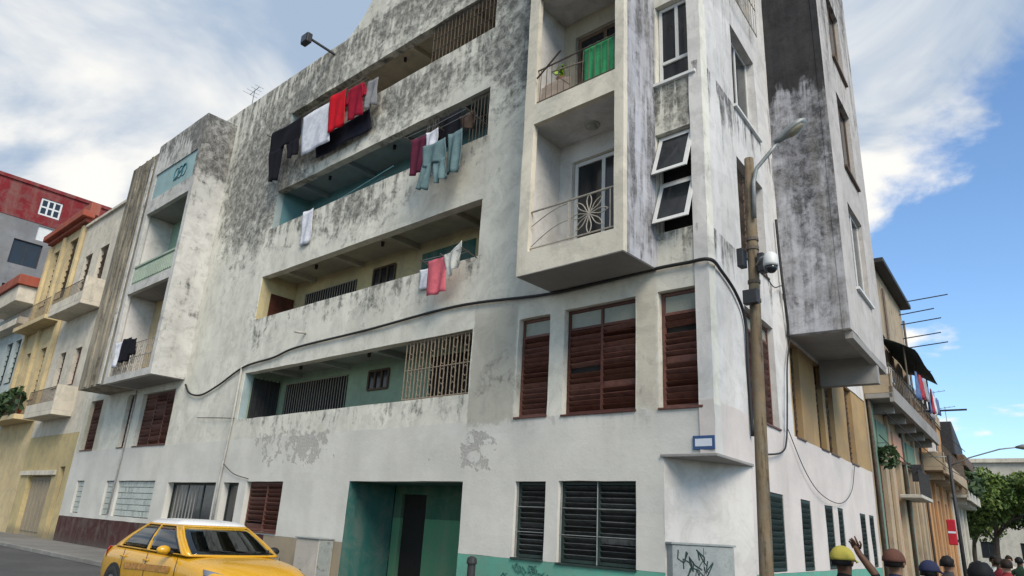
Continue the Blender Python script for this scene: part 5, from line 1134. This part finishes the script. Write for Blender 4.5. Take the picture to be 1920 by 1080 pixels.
# ------------------------------------------------------------------ taxi
def make_taxi():
    X0, Y0 = -7.5, -4.3
    t = thing('taxi', 'yellow taxi sedan with sky reflection painted white on its roof, parked in front of the building', 'car', (X0, Y0, 0))
    T = lambda p: (X0 + p[0], Y0 + p[1], p[2])
    yel = M['taxi'] = paint('taxi_yellow_paint', (.60, .315, .015), .3, var=.06, scale=2, coat=.5, bump=0, dirt=.06, dirt_col=(.3, .15, .03))
    wh = paint('taxi_roof_sky_reflection', (.68, .68, .68), .3, var=.04, coat=.5, bump=0)  # white stands in for the sky mirrored on the yellow roof
    gl, nt_, bs_ = new_mat('tinted_car_glass'); k_ = NT(nt_)
    tr = k_.n('ShaderNodeBsdfTransparent'); tr.inputs[0].default_value = (.45, .50, .48, 1); gs = k_.n('ShaderNodeBsdfGlossy'); gs.inputs[0].default_value = (.9, .95, 1, 1); gs.inputs['Roughness'].default_value = .03
    fr_ = k_.n('ShaderNodeFresnel'); fr_.inputs[0].default_value = 1.75; ms_ = k_.n('ShaderNodeMixShader'); k_.L(fr_.outputs[0], ms_.inputs[0]); k_.L(tr.outputs[0], ms_.inputs[1]); k_.L(gs.outputs[0], ms_.inputs[2])
    k_.L(ms_.outputs[0], [n_ for n_ in nt_.nodes if n_.type == 'OUTPUT_MATERIAL'][0].inputs[0])
    rub = paint('tyre_rubber', (.018, .018, .018), .85); blk_ = paint('car_black_trim', (.015, .015, .016), .5, bump=0); chrome = paint('wheel_alloy', (.4, .4, .41), .3, metal=.8, bump=0)
    st = [(-2.38, .62, .72, .66), (-2.34, .74, .86, .80), (-2.22, .82, .98, .89), (-1.95, .855, 1.025, .925), (-1.6, .88, 1.04, .94), (-.8, .895, 1.0, .94), (0, .90, .98, .93), (.65, .895, .975, .92), (1.05, .89, .965, .905), (1.45, .875, .94, .87), (1.85, .85, .89, .82), (2.12, .80, .81, .74), (2.33, .72, .71, .64), (2.44, .60, .58, .54), (2.48, .44, .50, .46)]
    rows = []
    for x, w, zd, zs in st:
        half = [(0, zd), (.42 * w, zd - .006), (.74 * w, zd - .03), (.92 * w, zs), (.985 * w, zs - .09), (w, zs - .19), (w * 1.0, .55), (w * .985, .42), (w * .95, .30), (w * .86, .20), (0, .19)]
        if x > 2.2 or x < -2.2: half = [(a, max(.3, b)) for a, b in half]
        ring = [(x, -a, b) for a, b in half] + [(x, a, b) for a, b in half[::-1][1:-1]]
        rows.append([T(p) for p in ring + ring[:1]])
    mb = MB(); mb.grid(rows); mb.poly(rows[0][:-1]); mb.poly(rows[-1][:-1])
    body = mb.build('body', yel, t, smooth=True, weld=True)
    s_ = body.modifiers.new('smooth', 'SUBSURF'); s_.levels = 1; s_.render_levels = 2
    # cabin
    def ring(tt, off=0.0):
        xf, xr, hw, z = 1.14 - .88 * tt, -1.86 + .82 * tt, .80 - .185 * tt, .95 + .435 * tt
        hw += .03 * math.sin(math.pi * tt); z += 0
        F_ = [(xf + .10 * (1 - (v * v)) - .02 + off, v * (hw - .045), z + off * .5) for v in [-1 + 2 * i / 8 for i in range(9)]]          # front, right to left
        Ls = [(xf - .07 + (xr + .13 - xf + .07) * i / 10, hw + off + .015 * math.sin(math.pi * i / 10), z) for i in range(11)]
        Rr = [(xr - .08 * (1 - v * v) + .02 - off, v * (hw - .10), z + off * .5) for v in [1 - 2 * i / 8 for i in range(9)]]
        Rs = [(x, -y, zz) for x, y, zz in Ls[::-1]]
        return F_, Ls, Rr, Rs
    lv = [0, .25, .5, .75, 1.0]
    rows = []
    for q in lv:
        a, b, c, d = ring(q); rr = a + b + c + d; rows.append([T(p) for p in rr + rr[:1]])
    def samp(side, u, tt):
        L_ = ring(tt)[side]; n = len(L_) - 1; f = u * n; k_ = min(int(f), n - 1); w = f - k_
        return T(tuple(L_[k_][m] * (1 - w) + L_[k_ + 1][m] * w for m in range(3)))
    mb = MB()
    for side in range(4):
        wins = [(.02, .98)] if side in (0, 2) else ([(.045, .475), (.51, .92)] if side == 1 else [(.08, .49), (.525, .955)])
        us = sorted({0, 1} | {q for w in wins for q in w} | {i / 8 for i in range(9)}); ts = [0, .04, .3, .6, .94, 1]
        for a_, b_ in zip(us, us[1:]):
            for c_, d_ in zip(ts, ts[1:]):
                if any(w[0] - 1e-4 < (a_ + b_) / 2 < w[1] for w in wins) and .04 < (c_ + d_) / 2 < .94: continue
                mb.quad(samp(side, a_, c_), samp(side, b_, c_), samp(side, b_, d_), samp(side, a_, d_))
    for side in range(4):       # rounded corners between the sides
        for c_, d_ in zip([0, .25, .5, .75], [.25, .5, .75, 1]): mb.quad(samp(side, 1, c_), samp((side + 1) % 4, 0, c_), samp((side + 1) % 4, 0, d_), samp(side, 1, d_))
    solid(mb.build('pillars', yel, t, smooth=True, weld=True), .025)
    mb = MB(); mb.prism([T((x_, y_, 0))[:2] for x_, y_ in ((1.02, -.66), (1.1, 0), (1.02, .66), (-1.7, .66), (-1.7, -.66))], .985, 1.0); mb.build('cabin_floor', blk_, t)
    mb = MB(); mb.box(X0 + .62, X0 + 1.0, Y0 - .66, Y0 + .66, 1.0, 1.035); mb.tube([T((.5 + .05 * math.cos(a), .36 + .17 * math.cos(a), 1.06 + .12 * math.sin(a))) for a in [6.283 * i / 14 for i in range(15)]], .014, 5); mb.build('dashboard', blk_, t)
    for x_ in (-.05, -.95):
        for y_ in (-.34, .34):
            mb = MB(); mb.box(X0 + x_ - .12, X0 + x_ + .02, Y0 + y_ - .22, Y0 + y_ + .22, .99, 1.13); mb.box(X0 + x_ - .14, X0 + x_ - .04, Y0 + y_ - .13, Y0 + y_ + .13, 1.15, 1.32); mb.build('seat', paint('seat_cloth', (.06, .06, .065), .9), t, bevel=.03)
    rows = []
    a, b, c, d = ring(1.0); rr = a + b + c + d; cx, cy = sum(p[0] for p in rr) / len(rr), 0
    for sc_, dz in ((1.006, -.03), (1.0, .006), (.95, .04), (.82, .072), (.5, .095), (.02, .10)):
        rows.append([T((cx + (p[0] - cx) * sc_, p[1] * sc_, p[2] + dz)) for p in rr + rr[:1]])
    mb = MB(); mb.grid(rows); mb.build('roof', wh, t, smooth=True, weld=True)
    def patch(name, side, s0, s1, t0, t1, off=.008, mat=gl):
        rows = []
        for j in range(7):
            tt = t0 + (t1 - t0) * j / 6; L_ = ring(tt, off)[side]; n = len(L_) - 1; r_ = []
            for i in range(13):
                f = (s0 + (s1 - s0) * i / 12) * n; k = min(int(f), n - 1); w = f - k
                r_.append(T(tuple(L_[k][m] * (1 - w) + L_[k + 1][m] * w for m in range(3))))
            rows.append(r_)
        mb = MB(); mb.grid(rows); o = mb.build(name, mat, t, smooth=True, fix=False); solid(o, .006); return o
    patch('windscreen', 0, .01, .99, .02, .96); patch('rear_window', 2, .05, .95, .08, .92)
    for sd_, fl in ((1, 0), (3, 1)):
        for a, b in ((.035, .48), (.505, .93)):
            s0, s1 = (a, b) if not fl else (1 - b, 1 - a)
            patch('side_window', sd_, s0, s1, .10, .90)
    for sy in (-1, 1):
        # doors seams, handles, mirrors, wheels
        for x in (1.0, -.12, -1.08):
            mb = MB(); mb.tube([T((x, sy * .886, .93)), T((x - .01, sy * .902, .75)), T((x, sy * .902, .5)), T((x + .02, sy * .868, .3))], .005, 4); mb.build('door_seam', blk_, t)
        for x in (-.02, -.98):
            mb = MB(); mb.box(X0 + x - .2, X0 + x - .02, Y0 + sy * .905 - .012, Y0 + sy * .905 + .012, .80, .83); mb.build('door_handle', yel, t, bevel=.008)
        mb = MB(); rows = []
        for i in range(7):
            a = math.pi * i / 6 - math.pi / 2; r_ = math.cos(a); rows.append([T((.62 + .09 * r_ * math.cos(q) * (1.0 if math.cos(q) > 0 else .35), sy * (.97 + .11 * math.sin(a)), 1.01 + .075 * r_ * math.sin(q))) for q in [6.283 * k / 10 for k in range(11)]])
        mb.grid(rows); mr = mb.build('wing_mirror', blk_ if sy > 0 else yel, t, smooth=True, weld=True)
        mb = MB(); mb.tube([T((.62, sy * .80, .97)), T((.62, sy * .9, .99))], .03, 6); mb.build('mirror_stalk', blk_, mr)
        for x in (1.38, -1.38):
            mb = MB()
            mb.slab([(X0 + x + .37 * math.cos(a), .32 + .37 * math.sin(a)) for a in [math.pi * i / 14 - .15 for i in range(16)]], Y0 + sy * .87, Y0 + sy * .905); mb.build('wheel_arch', blk_, t)
            mb = MB(); ringp = [(x, .32)]
            prof = [(.17, .10), (.24, .12), (.30, .105), (.315, .06), (.315, -.06), (.30, -.1), (.2, -.1)]
            rows = []
            for i in range(25):
                a = 2 * math.pi * i / 24; rows.append([T((x + r_ * math.cos(a), sy * (.81 + o_), .32 + r_ * math.sin(a))) for r_, o_ in prof])
            mb.grid(rows); wheel = mb.build('wheel', rub, t, smooth=True, weld=True)
            mb = MB(); mb.slab([(X0 + x + .18 * math.cos(a), .32 + .18 * math.sin(a)) for a in [2 * math.pi * i / 20 for i in range(20)]], Y0 + sy * .86, Y0 + sy * .912)
            for q in range(5):
                a = 2 * math.pi * q / 5; mb.tube([T((x, sy * .915, .32)), T((x + .17 * math.cos(a), sy * .915, .32 + .17 * math.sin(a)))], .022, 5)
            mb.build('rim', chrome, wheel)
        # head and tail lamps
        mb = MB(); rows = []
        for i in range(6):
            u = i / 5; x = 1.86 + .36 * (1 - u) ** 1.2; w = (.80 if u > .7 else .62 + .22 * u)
            yy = sy * (.56 + .27 * u); xx = 2.215 - .40 * u * u
            rows.append([T((xx + .015, yy, .60 + .06 * u)), T((xx - .0, yy * 1.0, .66 + .08 * u)), T((xx - .06, yy * .985, .72 + .085 * u))])
        mb.grid(rows); solid(mb.build('headlight', glass('headlight_glass', (.12, .13, .16), .08), t, smooth=True, fix=False), .02)
        mb = MB(); rows = []
        for i in range(5):
            u = i / 4; rows.append([T((-2.27 + .30 * u * u + .0, sy * (.58 + .262 * u), .72 + .03 * u)), T((-2.24 + .27 * u * u, sy * (.60 + .242 * u), .84 + .03 * u)), T((-2.14 + .2 * u * u, sy * (.62 + .2 * u), .92 + .01 * u))])
        mb.grid(rows); solid(mb.build('tail_light', paint('tail_lamp_red', (.24, .02, .012), .2, bump=0), t, smooth=True, fix=False), .03)
        mb = MB(); rows = [[T((x, sy * (.904 + .002), z + .03 * x)) for x in [-.95 + 1.75 * i / 10 for i in range(11)]] for z in (.66, .755)]
        mb.grid(rows); solid(mb.build('door_stripe', paint('faded_purple_lettering_band', (.46, .22, .05), .5, var=.6, scale=14, bump=0), t, fix=False), .003)
    mb = MB(); mb.box(X0 + 2.2, X0 + 2.3, Y0 - .42, Y0 + .42, .42, .52); mb.build('grille', blk_, t, bevel=.02)
    mb = MB(); mb.tube([T((.98, -.55, .975)), T((.62, -.05, 1.09))], .012, 5); mb.tube([T((.98, .05, .985)), T((.66, .5, 1.09))], .012, 5); mb.build('wiper', blk_, t)
    mb = MB(); mb.tube([T((1.02, .62, .96)), T((1.02, .62, 1.05))], .03, 6); mb.build('aerial_foot', blk_, t)
make_taxi()

# ------------------------------------------------------------------ people
SKIN = {}
def person(label, x, y, face, h, shirt, pants, skin, hair=None, cap=None, arms=None, seed=0, long=False):
    """one continuous skinned body; face = heading the person looks towards (radians, 0 = +y, clockwise)"""
    k = h / 1.72
    J = {'pel': (0, 0, .95), 'wai': (0, .01, 1.08), 'che': (0, -.005, 1.27), 'nb': (0, -.02, 1.42), 'nk': (0, 0, 1.49), 'h0': (0, .03, 1.555), 'h1': (0, .02, 1.63), 'h2': (0, .01, 1.685),
         'hl': (-.09, 0, .90), 'kl': (-.10, .02, .50), 'al': (-.11, -.01, .085), 'tl': (-.13, .14, .04), 'hr': (.09, 0, .90), 'kr': (.10, .03, .50), 'ar': (.11, .0, .085), 'tr': (.13, .15, .04),
         'sl': (-.175, -.02, 1.385), 'el': (-.225, -.03, 1.12), 'wl': (-.23, .06, .90), 'pl': (-.225, .085, .83), 'sr': (.175, -.02, 1.385), 'er': (.225, -.03, 1.12), 'wr': (.23, .06, .90), 'pr': (.225, .085, .83)}
    if arms: J.update(arms)
    Rr = {'pel': (.155, .11), 'wai': (.135, .10), 'che': (.165, .115), 'nb': (.085, .075), 'nk': (.055, .055), 'h0': (.062, .075), 'h1': (.075, .095), 'h2': (.055, .07),
          'hl': (.085, .085), 'kl': (.06, .06), 'al': (.042, .042), 'tl': (.04, .03), 'sl': (.062, .062), 'el': (.043, .043), 'wl': (.028, .028), 'pl': (.036, .022)}
    E = [('pel', 'wai', 's'), ('wai', 'che', 's'), ('che', 'nb', 's'), ('nb', 'nk', 'k'), ('nk', 'h0', 'k'), ('h0', 'h1', 'k'), ('h1', 'h2', 'k'),
         ('pel', 'hl', 'p'), ('hl', 'kl', 'p'), ('kl', 'al', 'p'), ('al', 'tl', 'b'), ('pel', 'hr', 'p'), ('hr', 'kr', 'p'), ('kr', 'ar', 'p'), ('ar', 'tr', 'b'),
         ('nb', 'sl', 's'), ('sl', 'el', 's'), ('el', 'wl', 'k'), ('wl', 'pl', 'k'), ('nb', 'sr', 's'), ('sr', 'er', 's'), ('er', 'wr', 'k'), ('wr', 'pr', 'k')]
    names = list(J); idx = {n: i for i, n in enumerate(names)}
    me = bpy.data.meshes.new('person_skeleton'); me.from_pydata([J[n] for n in names], [(idx[a], idx[b]) for a, b, _ in E], [])
    ob = bpy.data.objects.new('person_skeleton', me); COL.objects.link(ob)
    ob.modifiers.new('skin', 'SKIN'); sub = ob.modifiers.new('sub', 'SUBSURF'); sub.levels = 2; sub.render_levels = 2
    sv = me.skin_vertices[0].data
    for n in names:
        q = Rr.get(n) or Rr[n[0] + 'l']; sv[idx[n]].radius = q; sv[idx[n]].use_root = (n == 'pel')
    dg = bpy.context.evaluated_depsgraph_get(); ev = ob.evaluated_get(dg); bm = bmesh.new(); tmp = bpy.data.meshes.new_from_object(ev); bm.from_mesh(tmp)
    bpy.data.objects.remove(ob); bpy.data.meshes.remove(me); bpy.data.meshes.remove(tmp)
    segs = [(Vector(J[a]), Vector(J[b]), c, .5 * ((Rr.get(a) or Rr[a[0] + 'l'])[0] + (Rr.get(b) or Rr[b[0] + 'l'])[0])) for a, b, c in E]
    mi = {'s': 0, 'p': 1, 'k': 2, 'b': 3}
    for f in bm.faces:
        c = f.calc_center_median(); best = None
        for a, b, m, r_ in segs:
            ab = b - a; tt = max(0, min(1, (c - a).dot(ab) / ab.length_squared)); dd = (c - (a + ab * tt)).length - r_
            if best is None or dd < best[0]: best = (dd, m)
        m = best[1]
        if long and m == 'k' and c.z < 1.44 : m = 's'
        f.material_index = mi[m]; f.smooth = True
    # fingers, nose and ears as tapered chains rooted in palm and head
    mb = MB()
    for sd_, w_, p_ in ((-1, 'wl', 'pl'), (1, 'wr', 'pr')):
        W, Pm = Vector(J[w_]), Vector(J[p_]); dr = (Pm - W).normalized(); ax = dr.cross(Vector((0, 1, 0)) if abs(dr.y) < .9 else Vector((0, 0, 1))).normalized(); nr = ax.cross(dr)
        point = bool(arms and p_ in arms)
        for i, ln in enumerate((.075, .085, .08, .062)):
            o_ = Pm + ax * ((i - 1.5) * .019); cu = .015 if point and i == 0 else .5
            mb.tube([o_ - dr * .02, o_ + dr * ln * .4 - nr * ln * .1 * cu * 2, o_ + dr * ln * (.95 if cu < .1 else .7) - nr * ln * .5 * cu * 1.6], [.0095, .009, .007], 6)
        o_ = Pm - dr * .04 - ax * .03 * 1
        mb.tube([o_, o_ - ax * .025 + dr * .03, o_ - ax * .03 + dr * .06 - nr * .01], [.011, .0095, .007], 6)
    hx = Vector(J['h1'])
    mb.tube([hx + Vector((0, .088, .015)), hx + Vector((0, .112, -.02)), hx + Vector((0, .095, -.03))], [.008, .014, .01], 6)
    for s_ in (-1, 1): mb.tube([hx + Vector((s_ * .072, .0, .025)), hx + Vector((s_ * .088, -.008, .01)), hx + Vector((s_ * .078, 0, -.03))], [.012, .018, .01], 6)
    ex = mb.mesh('x'); b2 = bmesh.new(); b2.from_mesh(ex)
    vm = {v: bm.verts.new(v.co) for v in b2.verts}
    for f in b2.faces:
        nf = bm.faces.new([vm[v] for v in f.verts]); nf.material_index = 2; nf.smooth = True
    b2.free(); bpy.data.meshes.remove(ex)
    mesh = bpy.data.meshes.new('person'); bm.to_mesh(mesh); bm.free()
    def cm(n, c, r_=.9): 
        key = n + str(c)
        if key not in SKIN: SKIN[key] = paint(n, c, r_, var=.2, scale=9, spec=.2)
        return SKIN[key]
    for m_ in (cm('shirt_fabric', shirt), cm('trouser_fabric', pants), cm('skin', skin, .55), cm('shoe', (.03, .03, .03))): mesh.materials.append(m_)
    o = bpy.data.objects.new('person', mesh); COL.objects.link(o); tag(o, label, 'person')
    o.location = (x, y, 0.0); o.rotation_euler = (0, 0, -face); o.scale = (k, k, k)
    def child(nm, mb_, mat):
        m2 = mb_.mesh(nm, smooth=True, mats=[mat], weld=True); c_ = bpy.data.objects.new(nm, m2); COL.objects.link(c_); c_.parent = o
        s2 = c_.modifiers.new('t', 'SOLIDIFY'); s2.thickness = .008; s2.offset = 1
    def dome(nm, mat, z0, rx, ry, rz, cy, lo):
        mb_ = MB(); rows = []
        for i in range(9):
            a = lo + (math.pi / 2 - lo) * i / 8; rows.append([(rx * math.cos(a) * math.cos(q), cy + ry * math.cos(a) * math.sin(q), z0 + rz * math.sin(a)) for q in [2 * math.pi * j / 18 for j in range(19)]])
        mb_.grid(rows)
        return mb_
    if hair: 
        rn = random.Random(seed); mb_ = dome('hair', None, 1.65, .084, .104, .095, .0, .0)
        for i, v in enumerate(mb_.v): 
            nn = noise.noise(v * 30 + Vector((seed, 0, 0))) * .016; v2 = Vector((v.x, v.y - .0, v.z - 1.645)); mb_.v[i] = v + v2.normalized() * nn + (Vector((0, 0, -.05)) if (v.y < -.03 and v.z < 1.66) else Vector((0, 0, 0))) + (Vector((0, 0, .04)) if (v.y > .05 and v.z < 1.66) else Vector((0, 0, 0)))
        child('hair', mb_, cm('hair', hair, .7))
    if cap:
        mb_ = dome('cap', None, 1.658, .099, .119, .112, .004, -.06)
        rows = [[(.075 * math.sin(q) * (1 - .1 * j), .07 + (.05 + .055 * j) * math.cos(q) + .02, 1.66 - .012 * j - .01 * math.sin(q) ** 2) for q in [-1.3 + 2.6 * i / 10 for i in range(11)]] for j in range(3)]
        mb_.grid(rows); child('cap', mb_, cm('cap_fabric', cap))
    return o
DK, MD, LT = (.10, .05, .03), (.20, .11, .07), (.36, .21, .15)
person('person in a yellow cap and dark shirt pointing up the side street', 2.92, -3.66, rad(12), 1.60, (.012, .012, .014), (.05, .06, .09), DK, hair=(.01, .01, .01), cap=(.36, .31, .06),
       arms={'er': (.35, -.05, 1.52), 'wr': (.22, -.10, 1.72), 'pr': (.20, -.11, 1.79)}, seed=1)
person('person in a brown cap and dark blue top right of the yellow cap', 3.1, -2.76, rad(5), 1.60, (.025, .028, .06), (.05, .05, .06), MD, hair=(.012, .009, .008), cap=(.10, .045, .032), seed=2, long=True)
person('person with black hair closest at the right edge of the crowd', 4.02, -4.09, rad(-10), 1.57, (.07, .012, .02), (.02, .02, .025), MD, hair=(.008, .008, .009), seed=3)
person('person in a dark blue cap beside the side street pavement', 3.16, -1.71, rad(20), 1.51, (.10, .03, .04), (.04, .04, .05), DK, hair=(.01, .01, .01), cap=(.022, .026, .06), seed=4)
C0 = [(3.12, 3.35, 'person in a red shirt further down the side street', (.20, .025, .03), LT, (.02, .014, .01)), (2.75, 1.2, 'person in a dark grey shirt walking behind the blue cap', (.05, .048, .05), MD, (.012, .01, .01)),
      (2.35, 7.4, 'person in a white shirt among the far crowd', (.55, .54, .52), DK, (.01, .01, .01)), (2.6, 6.2, 'person in a maroon shirt near the side street kerb', (.16, .02, .03), MD, (.02, .014, .01)),
      (2.0, 9.8, 'person in a pink shirt far down the side street', (.5, .2, .22), LT, (.02, .015, .01)), (2.3, 11.0, 'person in a dark green shirt far down by the kerb', (.02, .04, .026), DK, (.01, .01, .01)), (1.75, 13.5, 'person in a cream shirt furthest down the street', (.5, .45, .36), MD, (.02, .015, .01))]
for i, (x, y, lab, sh, sk, hr) in enumerate(C0):
    person(lab, x, y, rad((-20, 10, 160, 25, -170, 5, 175)[i]), (1.57, 1.57, 1.62, 1.58, 1.58, 1.6, 1.62)[i], sh, (.05, .055, .07), sk, hair=hr, seed=10 + i)
